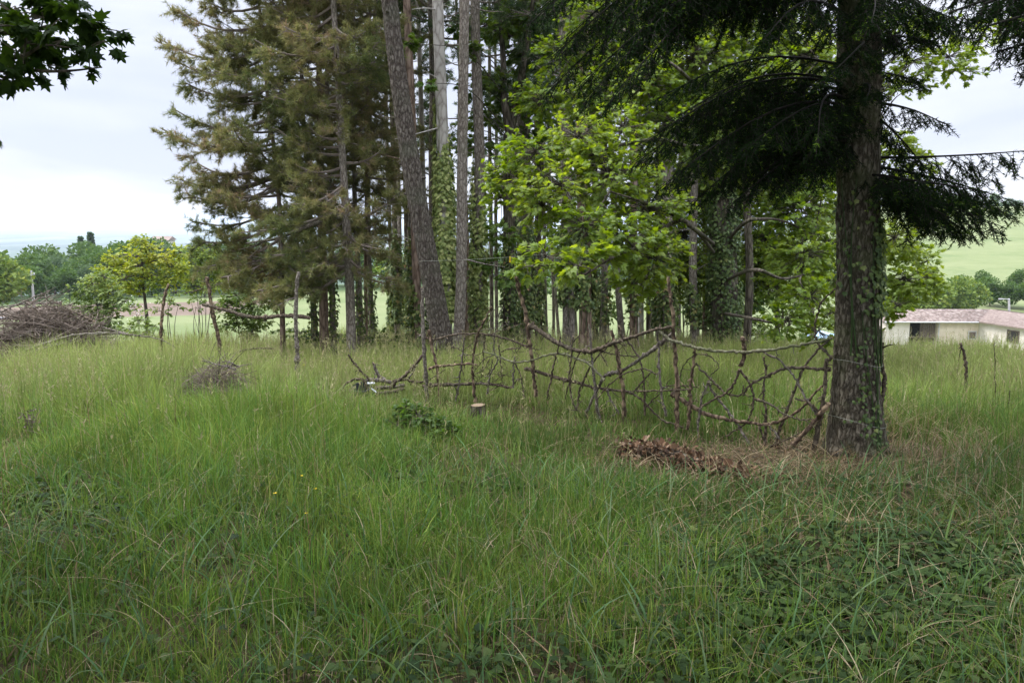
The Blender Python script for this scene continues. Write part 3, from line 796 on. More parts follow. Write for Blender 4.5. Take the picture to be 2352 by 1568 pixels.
def make_crown_mesh(h0, h1, nb, Lmax, seed):
    gw, gn = grove_crown(h0, h1, nb, Lmax, seed)
    o = Geo()
    for g_, mi in ((gw, 0), (gn, 1)):
        off = o.n
        o.V += g_.V; o.C += g_.C
        o.T += [t + off for t in g_.T]; o.TM += [np.full(len(t), mi) for t in g_.T]
        o.Q += [t + off for t in g_.Q]; o.QM += [np.full(len(t), mi) for t in g_.Q]
        o.n += g_.n
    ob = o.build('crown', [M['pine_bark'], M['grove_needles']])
    me = ob.data; bpy.data.objects.remove(ob)
    return me

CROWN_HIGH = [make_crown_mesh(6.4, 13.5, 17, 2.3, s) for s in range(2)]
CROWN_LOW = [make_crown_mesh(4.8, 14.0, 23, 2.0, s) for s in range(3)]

def crown_copy(me, parent, scale=1.0, rot=0.0):
    o = bpy.data.objects.new('crown', me); o.parent = parent; o.rotation_euler = (0, 0, rot); o.scale = (scale, scale, scale)
    COL.objects.link(o)
    return o

def grove_tree(name, label, xb, xt, w, d, bark='pine_bark', ivy=None, crown='high', H=14.0, ivymat='ivy', ivyside=None, dens=1.0, mid=None, sides=14):
    """a straight grove trunk seen at picture x = xb at the foot and xt at the top of the frame, w wide, d metres away"""
    b = at(xb, 760, d); b[2] = gz(b[0], b[1]) - 0.06
    tp = at(xt, 0, d)
    dirv = (tp - b) / (tp[2] - b[2])
    top = b + dirv * H
    r0 = w / F * d / 2 * 1.02
    th = thing(name, label, 'tree', b, 'trees of the ivy clad grove')
    g = Geo()
    pts = [b + dirv * H * t + np.array([R.normal(0, 0.02), R.normal(0, 0.05), 0]) * (0 if t in (0,) else 1) for t in (0, 0.12, 0.28, 0.45, 0.7, 1.0)]
    if mid is not None:
        pts[1][0] += mid
    P, rad = trunk_mesh(g, pts, [r0 * 1.06, r0, r0 * 0.94, r0 * 0.86, r0 * 0.66, r0 * 0.35], sides, 0.035, 0.22)
    # snags: short dead stubs
    for q in range(int(5 * dens)):
        z = rnd(b[2] + 1.2, b[2] + 7.5); a = rnd(0, 6.28)
        p = np.array([np.interp(z, P[:, 2], P[:, 0]), np.interp(z, P[:, 2], P[:, 1]), z])
        L = rnd(0.25, 1.1)
        e = p + np.array([math.cos(a), math.sin(a), rnd(-0.3, 0.3)]) * L
        tube(g, catmull([p, (p + e) / 2 + [0, 0, rnd(-0.1, 0.1)], e], 3), [0.016, 0.005], 5, 0.1)
    g.build('trunk', M[bark], th, True)
    if ivy:
        g = Geo()
        zb = max(at(xb, ivy[0], d)[2], b[2]); zt = at(xb, ivy[1], d)[2]
        n = int((zt - zb) * 2 * math.pi * r0 * 1400 * (ivy[2] if len(ivy) > 2 else 1.0))
        ivy_on(g, P, rad, zb, zt, n, 0.074 if d < 19 else 0.09, 0.085, ivyside)
        g.build('ivy', M[ivymat], th)
    if crown:
        me = (CROWN_HIGH if crown == 'high' else CROWN_LOW)[R.integers(0, 2 if crown == 'high' else 3)]
        crown_copy(me, th, rnd(0.9, 1.1), rnd(0, 6.28))
    return th, P, rad

# (label, x foot, x top, width, distance, bark, ivy extent or None, crown, ivy material)
GROVE = [
 ('pale straight trunk with light green ivy climbing half its height beside the leaning trunk', 1024, 1009, 28, 14.5, 'pale_bark', (735, 215, 2.6), 'high', 'pale_ivy'),
 ('grey bare trunk between the pale ivy trunk and the broad ivy column', 1050, 1071, 24, 14.0, 'pine_bark', None, 'high', 'ivy'),
 ('slim brown bare trunk close behind the grey bare trunk', 1074, 1060, 13, 17.5, 'red_bark', None, 'high', 'ivy'),
 ('broad trunk wrapped in ivy to mid height, pale bark above', 1105, 1092, 24, 15.5, 'pine_bark', (760, 340, 1.5), 'high', 'pale_ivy'),
 ('ivy wrapped pine between the forked dark tree and the tall reddish stake', 1212, 1208, 21, 17, 'pine_bark', (750, 440, 1.3), 'low', 'ivy'),
 ('pair-like dark pine with thin ivy, nearest of the slim ones past the reddish stake', 1239, 1228, 16, 18.5, 'dark_bark', (760, 600, 0.8), 'low', 'ivy'),
 ('thin dark bare pine just beside the slim thinly ivied pine', 1256, 1238, 9, 24, 'dark_bark', None, 'low', 'ivy'),
 ('very thin dark pine in the gap before the brown ivy column', 1271, 1256, 7, 27, 'dark_bark', None, 'low', 'ivy'),
 ('stout column of brownish ivy above the sagging fence rail', 1307, 1296, 27, 15, 'pine_bark', (700, 430, 1.0), 'low', 'ivy'),
 ('stout red brown trunk with dense dark ivy, second stout one past the fence stake', 1345, 1340, 28, 14.5, 'red_bark', (710, 430, 1.2), 'low', 'ivy'),
 ('dark slender trunk hidden behind the red brown ivy trunk', 1368, 1362, 13, 20, 'dark_bark', (750, 560, 0.7), 'low', 'ivy'),
 ('light brown slim trunk with ivy flecks by the bright field gap', 1383, 1396, 15, 18, 'pine_bark', (740, 600, 0.7), 'low', 'ivy'),
 ('bare grey trunk that leans left beneath the maple leaves', 1431, 1380, 14, 18, 'pine_bark', None, 'low', 'ivy'),
 ('brown trunk with patchy ivy next to a pale grey trunk', 1456, 1452, 17, 17, 'red_bark', (720, 560, 0.9), 'low', 'ivy'),
 ('pale grey slim trunk touching the brown patchy ivy trunk', 1473, 1470, 12, 19, 'pale_bark', None, 'low', 'ivy'),
 ('greenish slim bare trunk standing in the leafy understory', 1489, 1494, 9, 21, 'dark_bark', None, 'low', 'ivy'),
 ('slim trunk sleeved in dark ivy behind the tallest fence stake', 1514, 1512, 12, 19, 'dark_bark', (755, 480, 1.3), 'low', 'ivy'),
 ('wide ivy freckled trunk directly behind the tallest fence stake', 1536, 1534, 24, 17, 'pine_bark', (755, 470, 1.4), 'low', 'ivy'),
 ('brownish trunk with ivy only low down, beside the dark ivy maple', 1600, 1594, 18, 17, 'pine_bark', (750, 640, 1.2), 'low', 'ivy'),
 ('narrow brown trunk squeezed between low ivied trunk and ivy maple', 1619, 1620, 12, 19, 'red_bark', None, 'low', 'ivy'),
 ('dark slim trunk on the far side of the ivy maple', 1715, 1712, 17, 16, 'dark_bark', None, 'low', 'ivy'),
 ('brown trunk peeping out right behind the leaning trunk', 966, 934, 19, 14.5, 'red_bark', (790, 640, 0.8), 'high', 'ivy'),
 ('slender ivy sleeved pine nearest the pale gap of field', 900, 884, 9, 20, 'pine_bark', (765, 560, 1.5), 'low', 'ivy'),
 ('slim pine in thick ivy, second from the pale gap of field', 912, 895, 13, 19, 'pine_bark', (740, 520, 1.4), 'low', 'ivy'),
 ('straight grey pine showing bare bark above a tangle of ivy', 922, 905, 10, 21, 'pine_bark', (740, 610, 1.0), 'low', 'ivy'),
 ('dark slim pine with an ivied foot, third trunk before the leaning one', 934, 926, 11, 20.5, 'dark_bark', (760, 540, 1.0), 'low', 'ivy'),
 ('ivy sleeved pine tucked against the leaning trunk', 946, 942, 12, 18, 'pine_bark', (770, 470, 1.3), 'low', 'ivy'),
 ('grey bare pine rising behind the top of the leaning trunk', 985, 957, 12, 18, 'pale_bark', None, 'high', 'ivy'),
 ('upright brown pine just before the pale ivy trunk', 1000, 983, 17, 17.5, 'pine_bark', None, 'high', 'ivy'),
 ('slim pine half hidden by the pale ivy trunk', 1034, 993, 11, 20, 'pine_bark', None, 'high', 'ivy'),
 ('thin dark pine seen between the grey bare trunk and broad ivy column', 1086, 1046, 8, 24, 'dark_bark', None, 'low', 'ivy'),
 ('thin pine against the sky just past the broad ivy column', 1130, 1122, 9, 23, 'dark_bark', None, 'low', 'ivy'),
 ('thin dark pine beside the forked dark tree', 1141, 1138, 8, 25, 'dark_bark', None, 'low', 'ivy'),
 ('grey upright pine behind the fork of the dark tree', 1196, 1190, 15, 19, 'pine_bark', None, 'low', 'ivy'),
 ('very thin pine in the sky gap past the ivied grey pine', 1286, 1226, 7, 29, 'dark_bark', None, 'low', 'ivy'),
 ('thin straight pine deep in the grove behind the brown ivy column', 1325, 1282, 8, 27, 'dark_bark', None, 'low', 'ivy'),
 ('thin pine deep behind the two stout ivy columns', 1400, 1330, 8, 28, 'dark_bark', None, 'low', 'ivy'),
 ('deep-standing thin pine among the maple leaves', 1500, 1440, 9, 27, 'dark_bark', None, 'low', 'ivy'),
 ('deep-standing slim pine behind the wide ivy freckled trunk', 1560, 1562, 10, 25, 'dark_bark', None, 'low', 'ivy'),
 ('slim dark pine far behind the maple branches by the fir', 1790, 1790, 11, 24, 'dark_bark', None, 'low', 'ivy'),
 ('slim dark pine in the shade closest to the fir trunk', 1870, 1868, 11, 26, 'dark_bark', None, 'low', 'ivy'),
]
for (lab, xb, xt, w, d, bk, iv, cr, im) in GROVE:
    grove_tree('pine_tree', lab, xb, xt, w, d, bk, iv, cr, 14.0, im, dens=1.0)

# the leaning trunk in front of the grove
b = on_ground(1020, 842); d = b[1]
th = thing('leaning_pine', 'big dark rough trunk leaning left, foot behind the branch fence', 'tree', b)
g = Geo()
pts = [b + [0, 0, -0.05]] + [at(x, y, d) for x, y in ((1013, 768), (984, 599), (948, 402), (922, 230), (894, 0))]
dv = (pts[-1] - pts[-2]); pts += [pts[-1] + dv * 1.6 + [0.05, 0, 0], pts[-1] + dv * 4.5 + [0.4, 0, 0.4]]
r_ = d / F / 2
P_lean, rad_lean = trunk_mesh(g, pts, [57 * r_, 52 * r_, 48 * r_, 45 * r_, 41 * r_, 37 * r_, 32 * r_, 18 * r_], 40, 0, 0.14, 0.022)
for q in range(14):
    z = rnd(1.3, 5.2); a = rnd(0, 6.28); p = np.array([np.interp(z, P_lean[:, 2], P_lean[:, 0]), np.interp(z, P_lean[:, 2], P_lean[:, 1]), z])
    o = np.array([math.cos(a), math.sin(a), 0.1]); rr = np.interp(z, P_lean[:, 2], rad_lean)
    tube(g, [p + o * rr * 0.8, p + o * (rr + 0.02), p + o * (rr + rnd(0.02, 0.05))], [0.03, 0.022, 0.012], 7, 0.15)
g.build('trunk', M['rough_bark'], th, True)
c_ = crown_copy(CROWN_HIGH[0], th, 0.9, 1.1); c_.location = (P_lean[-1][0] - b[0] + 0.5, 0, 0.6)

# the dark forked maple in the grove
b = at(1172, 755, 16); b[2] = gz(b[0], b[1])
th = thing('forked_maple', 'dark mossy forked tree with an ivy clad lower trunk in the grove', 'tree', b, 'trees of the ivy clad grove')
g = Geo()
P, rad = trunk_mesh(g, [b, at(1171, 600, 16), at(1170, 450, 16), at(1172, 310, 16)], [0.15, 0.13, 0.125, 0.13], 16, 0.03, 0.2)
fk = at(1172, 318, 16)
tube(g, catmull([fk, at(1160, 240, 15.9), at(1156, 150, 16), at(1150, 20, 16.2), at(1140, -200, 16.4)], 5), [0.085, 0.07, 0.05, 0.03], 10, 0.05)
tube(g, catmull([fk, at(1180, 260, 16.1), at(1192, 200, 16), at(1205, 130, 15.8), at(1222, 20, 15.6), at(1240, -160, 15.4)], 5), [0.09, 0.075, 0.05, 0.03], 10, 0.05)
g.build('trunk', M['dark_bark'], th, True)
g = Geo(); ivy_on(g, P, rad, b[2] + 0.1, at(1170, 440, 16)[2], 2300, 0.07, 0.06); g.build('ivy', M['ivy'], th)
FORK = th

# ------------------------------------------------------------------ leafy clumps (maples, bushes)
def leaf_clump(gl, gw, c, r, n, leaf, tmpl, tone=(0, 1), flat=0.7, droop=0.25, root=None, rw=0.012, shoots=True):
    """sprays of leaves along short twigs inside an ellipsoid c, r"""
    c = np.asarray(c, float); r = np.broadcast_to(np.asarray(r, float), (3,))
    nt = max(3, n // 9)
    dd = rdir(nt); rad = rnd(0.25, 1.0, nt) ** 0.6
    p0 = c + dd * r * (rad * 0.55)[:, None]
    out = unit(dd * [1, 1, 0.55] + R.normal(0, 0.35, (nt, 3)) * [1, 1, 0.4])
    L = rnd(0.35, 0.7, nt) * float(np.mean(r))
    p1 = p0 + out * L[:, None] - np.stack([np.zeros(nt), np.zeros(nt), droop * L * 0.5], -1)
    prisms(gw, p0, p1, 0.0035, 0.0015)
    hub = c if root is None else c
    prisms(gw, np.repeat(hub[None], nt, 0), p0, 0.005, 0.0035)
    if root is not None:
        mid = (np.asarray(root) + c) / 2 + [rnd(-0.1, 0.1), rnd(-0.1, 0.1), 0.12 * np.linalg.norm(c - root)]
        tube(gw, catmull([root, mid, c], 5), [rw, rw * 0.6, 0.005], 6, 0.08)
    k = np.repeat(np.arange(nt), n // nt + 1)[:n]; m = len(k)
    t = rnd(0.05, 1.05, m)
    pos = p0[k] + (p1[k] - p0[k]) * t[:, None]
    sidev = unit(np.cross(out[k], [0, 0, 1.0]) + 1e-6)
    s_ = np.where(rnd(0, 1, m) < 0.5, -1, 1)[:, None] * rnd(0.2, 1.1, m)[:, None]
    tip = unit(out[k] * 0.7 + sidev * s_ + R.normal(0, 0.2, (m, 3)) - np.stack([np.zeros(m), np.zeros(m), rnd(0.0, droop * 2.2, m)], -1))
    nm = unit(np.array([0, 0, 1.0]) * flat + R.normal(0, 0.42, (m, 3)) + out[k] * 0.25)
    pos = pos + tip * leaf * 0.25
    tn = tone[0] + (tone[1] - tone[0]) * np.clip(R.normal(0.5, 0.2, m) + R.normal(0, 0.14), 0, 1)
    place(gl, *tmpl, pos, tip, nm, leaf * rnd(0.65, 1.2, m), tn)

def px_clumps(gl, gw, lst, leaf, tmpl, dens, tone=(0, 1), root=None, flat=0.7, rw=0.014, ysq=1.0, spread=1.0):
    for (x, y, rp, d) in lst:
        c = at(x, y, d); r = rp / F * d
        n = int(dens * r * r / (leaf * leaf) * 15)
        rt = root(c) if callable(root) else root
        leaf_clump(gl, gw, c, (r * spread, r * ysq * spread, r * 0.75 * spread), max(12, n), leaf, tmpl, tone, flat, root=rt, rw=rw)

# forked maple leaves
gl, gw = Geo(), Geo()
rootf = lambda c: np.array([at(1165, 200, 16)[0], 16, min(max(c[2] - 0.5, at(1170, 330, 16)[2]), 5.0)])
px_clumps(gl, gw, [(1160, 50, 55, 16), (1225, 120, 70, 16.5), (1128, 190, 45, 16), (1180, 235, 50, 16.5), (1290, 90, 70, 17), (1240, 230, 60, 16), (1080, 110, 35, 15.5), (1100, 330, 40, 16.5), (1300, 200, 60, 16.5),
  (1115, 60, 45, 17), (1250, 20, 60, 16), (1200, 30, 60, 17), (1070, 200, 32, 16.5), (1120, 270, 45, 17), (1060, 330, 35, 18), (1280, 300, 60, 17), (1330, 60, 60, 17.5), (1210, 320, 40, 17), (1050, 60, 30, 17), (1075, 290, 30, 18), (1300, 420, 45, 19), (1250, 520, 40, 20), (1130, 420, 30, 19), (1060, 470, 26, 20), (1150, 540, 45, 14.5), (1170, 640, 38, 14.5), (1120, 600, 30, 14.8), (940, 100, 26, 13.5), (985, 190, 22, 13.5)],
  0.10, MAPLE, 1.2, (0.2, 1.0), rootf)
gw.build('limbs', M['dark_bark'], FORK); gl.build('crown', M['understory'], FORK)

# ------------------------------------------------------------------ the ivy clad maple
bm = on_ground(1666, 806); dm = bm[1]
th = thing('ivy_maple', 'broad maple with ivy clad dark trunk and bright green low spreading leaves', 'tree', bm)
g = Geo(); rp = dm / F / 2
P, rad = trunk_mesh(g, [bm + [0, 0, -0.05], at(1664, 700, dm), at(1661, 560, dm), at(1657, 400, dm), at(1656, 200, dm), at(1658, 0, dm), at(1662, -300, dm + 0.2)], [72 * rp, 66 * rp, 60 * rp, 54 * rp, 40 * rp, 30 * rp, 12 * rp], 36, 0, 0.2, 0.03)
limbs = [[(1640, 560, dm), (1600, 530, 9.6), (1540, 490, 9.1), (1470, 462, 8.7), (1400, 440, 8.6)],
         [(1640, 580, dm), (1590, 520, 9.5), (1545, 512, 9.0), (1480, 560, 8.5), (1410, 590, 8.0), (1330, 640, 7.7)],
         [(1678, 545, dm), (1710, 512, 10.2), (1750, 503, 10.2), (1800, 508, 10.3), (1870, 540, 10.4)],
         [(1675, 640, dm), (1730, 620, 9.9), (1800, 640, 9.8), (1880, 620, 9.9)],
         [(1655, 380, dm), (1560, 330, 10), (1440, 330, 9.4), (1300, 380, 9.0), (1200, 430, 8.9)],
         [(1655, 330, dm), (1720, 260, 10.6), (1800, 220, 10.9), (1880, 140, 11)],
         [(1655, 280, dm), (1580, 180, 10.8), (1500, 120, 11), (1420, 60, 11.2)],
         [(1665, 720, dm), (1720, 730, 9.8), (1790, 745, 9.6)]]
LP = []
gb = Geo()
for lb in limbs:
    pth = catmull([at(*q) for q in lb], 6); tube(gb, pth, [0.032, 0.02, 0.008], 8, 0.06); LP.append(pth)
allL = np.concatenate(LP)
g.build('trunk', M['dark_bark'], th, True)
gv = Geo(); ivy_on(gv, P, rad, bm[2] + 0.15, at(1660, 330, dm)[2], 8000, 0.066, 0.08, tone=(0.0, 0.62)); gv.build('ivy', M['ivy'], th)
gl = Geo()
near = lambda c: allL[np.argmin(np.linalg.norm(allL - c, axis=1))]
bright = [(1230, 350, 65, 9.2), (1165, 410, 52, 9.2), (1330, 315, 75, 9.4), (1430, 295, 65, 9.6), (1290, 425, 85, 8.9), (1400, 400, 90, 9.1), (1520, 400, 90, 9.4), (1245, 470, 55, 8.7), (1340, 520, 75, 8.4), (1430, 540, 75, 8.4),
  (1255, 590, 55, 7.9), (1330, 610, 50, 7.8), (1210, 612, 34, 7.7), (1390, 585, 60, 8.0), (1500, 590, 70, 8.6), (1560, 540, 80, 9.2), (1490, 480, 90, 9.1), (1150, 455, 40, 9.4), (1190, 345, 38, 9.6), (1380, 350, 60, 9.3), (1470, 640, 50, 8.8), (1560, 640, 55, 9.4)]
clear = lambda L: [(x, y, r, max(dd, dm + 0.55 + 1.5 * r / F * dm) if (x + 1.15 * r > 1612 and x - 1.15 * r < 1708 and y + r > 430) else dd) for x, y, r, dd in L]
bright = clear(bright)
px_clumps(gl, gb, [q for q in bright if q[1] > 560 and q[0] < 1420], 0.09, MAPLE, 1.2, (0.35, 0.95), near, spread=1.25)
px_clumps(gl, gb, [q for q in bright if not (q[1] > 560 and q[0] < 1420)], 0.060, MAPLE, 1.25, (0.25, 0.95), near, spread=1.4)  # lit side of the crown painted with paler leaves than the rest
rest = [(1620, 450, 90, 10.8), (1750, 420, 90, 10.2), (1840, 470, 80, 10.6), (1760, 550, 85, 10.2), (1850, 580, 75, 10.2), (1760, 650, 80, 9.8), (1860, 680, 60, 9.7), (1700, 735, 40, 9.5), (1800, 735, 55, 9.6), (1640, 640, 60, 11),
  (1480, 190, 95, 11), (1600, 130, 100, 11.4), (1720, 200, 100, 11), (1400, 200, 80, 11.4), (1800, 300, 95, 11), (1660, 330, 100, 11), (1840, 130, 90, 11.4), (1560, 290, 95, 10.8), (1340, 230, 60, 11.6), (1880, 400, 70, 11), (1880, 300, 70, 11.4), (1500, 60, 90, 11.8), (1760, 60, 90, 11.8), (1880, 760, 45, 9.9), (1750, 770, 45, 9.3),
  (1250, 230, 60, 12), (1300, 130, 70, 12.2), (1420, 120, 70, 12), (1560, 200, 80, 11.6), (1660, 230, 80, 11.8), (1760, 340, 80, 10.9), (1850, 380, 70, 10.8), (1690, 480, 80, 10.9), (1800, 500, 70, 10.8), (1720, 610, 70, 10.6), (1590, 600, 60, 10.3), (1690, 680, 50, 9.4), (1640, 400, 90, 10.9), (1830, 620, 70, 10.6), (1900, 560, 60, 10.8), (1780, 140, 90, 11.8), (1660, 60, 90, 12), (1380, 40, 80, 12.2)]
rest = clear(rest)
px_clumps(gl, gb, rest, 0.064, MAPLE, 1.2, (0.15, 0.9), near, spread=1.25)
# crown above the frame
for q in range(16):
    c = at(1660, -350, dm) + np.array([R.normal(0, 1.3), R.normal(0.3, 1.2), R.normal(0, 0.9)])
    leaf_clump(gl, gb, c, 0.75, 90, 0.16, LEAF, (0.2, 0.8), root=at(1660, -200, dm))
gb.build('limbs', M['dark_bark'], th, True); gl.build('crown', M['maple'], th)

# the second maple, behind the fir, its lit look put into paler leaves
d2 = 13.0
b2 = at(1985, 770, d2); b2[2] = gz(b2[0], b2[1])
th = thing('sunlit_maple', 'light green maple showing on both flanks of the big fir trunk', 'tree', b2)
g = Geo(); trunk_mesh(g, [b2, at(1983, 500, d2), at(1980, 250, d2), at(1990, -100, d2)], [0.14, 0.12, 0.09, 0.04], 14, 0.04, 0.2)
g.build('trunk', M['dark_bark'], th, True)
gl, gb = Geo(), Geo()
r2 = lambda c: np.array([b2[0], b2[1], max(b2[2] + 0.8, c[2] - 0.6)])
px_clumps(gl, gb, [(2080, 640, 80, 12), (2055, 545, 70, 12), (2115, 640, 50, 11.5), (2070, 430, 70, 13), (2110, 370, 50, 13), (2060, 700, 55, 11.5), (1990, 560, 80, 13), (1900, 640, 70, 13), (1920, 480, 80, 13.5), (2130, 600, 40, 12), (2050, 330, 60, 13), (2145, 650, 34, 11.5), (2090, 560, 55, 12.5), (1900, 720, 50, 12.6)],
   0.075, MAPLE, 0.9, (0.45, 1.0), r2)
px_clumps(gl, gb, [(2095, 140, 75, 13.5), (2180, 130, 70, 13.5), (2230, 165, 36, 13.5), (2060, 60, 70, 13.6), (2130, 60, 60, 13.6), (2050, 200, 50, 13.4), (2110, 200, 40, 13.4), (1900, 80, 90, 14), (2230, 90, 50, 13.8), (2300, 60, 50, 13.8)],
   0.075, MAPLE, 0.55, (0.45, 1.0), r2)
gb.build('limbs', M['dark_bark'], th, True); gl.build('crown', M['maple'], th)

# ------------------------------------------------------------------ pines at the edge of the grove
def edge_pine(label, xb, d, H, path, w, bark, limbs, ivy=None, seed=0, base_y=770, needle=0.105, name='pine_tree', randlimbs=0, zr=(1.5, 6), Lr=(0.8, 1.8), azr=(0, 6.28), tone=(0.1, 1.0), dens=1.08):
    b = at(xb, base_y, d); b[2] = gz(b[0], b[1]) - 0.05
    th = thing(name, label, 'tree', b, 'pines at the edge of the grove')
    pts = [b] + [at(x, y, d) for x, y in path]
    dv = unit(pts[-1] - pts[-2]); pts.append(pts[-1] + dv * max(0.5, H - pts[-1][2]))
    r0 = w / F * d / 2
    g = Geo(); P, rad = trunk_mesh(g, pts, [r0 * 1.05] + [r0 * (1 - 0.45 * k / len(path)) for k in range(1, len(path) + 1)] + [r0 * 0.25], 16, 0.035, 0.25)
    g.build('trunk', M[bark], th, True)
    gw, gn, tl = Geo(), Geo(), ([], [])
    for (z, az, el, L, up) in limbs:
        p = np.array([np.interp(z, P[:, 2], P[:, 0]), np.interp(z, P[:, 2], P[:, 1]), z])
        pine_branch(gw, tl, p, math.radians(az), math.radians(el), L, 0.022 + 0.008 * L, up, dens, 0.2, 0.26, 0.40, deadp=0.08)
    for q in range(randlimbs):
        z = zr[0] + (zr[1] - zr[0]) * (q + rnd(0, 1)) / randlimbs
        p = np.array([np.interp(z, P[:, 2], P[:, 0]), np.interp(z, P[:, 2], P[:, 1]), z])
        pine_branch(gw, tl, p, rnd(*azr), rnd(-0.35, 0.3), rnd(*Lr), 0.028, rnd(-0.1, 0.2), dens, 0.2, 0.26, 0.42, deadp=0.10)
    tufts(gn, tl, needle, tone)
    gw.build('limbs', M['twig'], th); gn.build('crown', M['pine_needles'], th)
    if ivy:
        g = Geo(); zb = max(at(xb, ivy[0], d)[2], b[2]); zt = at(xb, ivy[1], d)[2]
        ivy_on(g, P, rad, zb, zt, int((zt - zb) * 2 * math.pi * r0 * 600 * ivy[2]), 0.07, 0.06); g.build('ivy', M['ivy'], th)
    return th

PI = math.pi
# outer pine: limbs reach out to the open sky
edge_pine('outermost bushy pine, reddish stem, boughs reaching over the open view', 648, 15.0, 9.0, [(646, 600), (638, 420), (618, 250), (600, 60)], 12, 'red_bark',
  [(5.6, 178, 8, 1.15, 0.05), (5.0, 172, 4, 1.5, 0.12), (4.55, 184, 0, 1.85, 0.12), (4.3, 176, -4, 1.7, 0.15), (3.9, 182, -2, 1.5, 0.12), (3.4, 176, -6, 1.8, 0.2), (3.05, 190, -8, 1.9, 0.2), (2.6, 172, -8, 1.75, 0.2), (2.15, 184, -12, 1.7, 0.14), (1.5, 178, -12, 1.6, 0.0), (1.2, 190, -14, 1.5, -0.1), (0.8, 170, -14, 1.3, -0.1), (1.0, 230, -14, 1.3, -0.1), (0.6, 260, -12, 1.2, -0.1), (0.9, 300, -12, 1.3, -0.1), (2.4, 196, -10, 1.7, 0.1), (1.8, 170, -12, 1.7, 0.05)],
  (508, 455, 1.3), randlimbs=45, zr=(1.0, 7.6), Lr=(0.7, 1.6), azr=(1.2, 5.6))
edge_pine('bushy olive brown pine standing second from the open view', 722, 15.6, 9.5, [(716, 600), (708, 420), (695, 250), (690, 60)], 14, 'pine_bark', [(0.9, 200, -14, 1.5, -0.12), (0.55, 240, -12, 1.2, -0.1), (1.1, 270, -16, 1.3, -0.12), (0.7, 290, -10, 1.1, -0.1), (1.3, 230, -14, 1.5, -0.12), (0.5, 190, -8, 1.3, -0.05), (1.0, 320, -10, 1.2, -0.1)], (770, 430, 1.2), randlimbs=45, zr=(0.7, 7.6), Lr=(0.8, 1.7))
edge_pine('pinkish barked pine with a thick bare foot among ivied trunks', 744, 15.0, 9.5, [(741, 600), (738, 470), (735, 250), (730, 40)], 21, 'red_bark', [], None, randlimbs=35, zr=(1.6, 7.4), Lr=(0.7, 1.5), azr=(3.0, 6.28))
edge_pine('slim ivied pine just past the pinkish barked one', 765, 15.6, 9.5, [(762, 600), (758, 420), (752, 200), (748, 40)], 14, 'pine_bark', [], (775, 600, 1.3), randlimbs=24, zr=(2.6, 7.4), Lr=(0.7, 1.5))
edge_pine('straight grey brown pine with bare trunk and drooping brown boughs', 807, 13.6, 9.5, [(803, 650), (795, 500), (789, 400), (778, 200), (768, 40)], 22, 'pine_bark',
  [(1.75, 186, -4, 1.7, -0.16), (0.95, 200, -18, 1.3, -0.1), (1.1, 250, -10, 1.1, -0.1), (1.3, 215, -8, 1.3, -0.1), (1.4, 300, -10, 1.0, -0.1), (0.7, 220, -14, 1.2, -0.12), (0.8, 180, -12, 1.3, -0.1), (0.9, 330, -14, 0.9, -0.1), (0.75, 10, -14, 0.9, -0.1), (1.2, 20, -12, 0.9, -0.1), (1.0, 190, -16, 1.6, -0.1)], None, base_y=792, randlimbs=45, zr=(1.1, 6.8), Lr=(0.6, 1.35), azr=(2.6, 6.4))
edge_pine('grey pine behind the bare trunked one, twiggy dark boughs', 828, 16.0, 9.5, [(822, 600), (815, 470), (812, 250), (812, 40)], 14, 'pine_bark', [], (765, 630, 1.4), randlimbs=29, zr=(1.3, 7.4), Lr=(0.7, 1.5))
edge_pine('thin brown pine with one bare side, near the two leaning stems', 840, 16.6, 9.0, [(840, 600), (842, 400), (845, 200), (850, 20)], 9, 'red_bark', [], None, randlimbs=29, zr=(1.5, 7.6), Lr=(0.7, 1.4))
edge_pine('ivied pine leaning slightly towards the pale field gap', 856, 17.0, 9.0, [(850, 650), (846, 500), (850, 250), (862, 20)], 13, 'pine_bark', [], (766, 620, 1.4), randlimbs=29, zr=(1.0, 7.8), Lr=(0.7, 1.4))
# dead bough slanting across the lower boughs
g = Geo()
pth = catmull([at(x, y, 13.3) for x, y in ((788, 498), (760, 502), (715, 517), (680, 532), (630, 549), (598, 554), (565, 559))], 4)
tube(g, pth, [0.045, 0.03, 0.012], 8, 0.12)
for q in range(7):
    p = pth[R.integers(3, len(pth))]; tube(g, catmull([p, p + np.array([rnd(-0.2, 0.0), rnd(-0.15, 0.15), rnd(-0.25, -0.05)]), p + np.array([rnd(-0.4, 0), rnd(-0.2, 0.2), rnd(-0.45, -0.1)])], 3), [0.009, 0.003], 4)
tag(g.build('dead_bough', M['stick_grey'], None, True, loc=pth[0]), 'pale dead bough slanting down across the lowest pine boughs', 'branch')

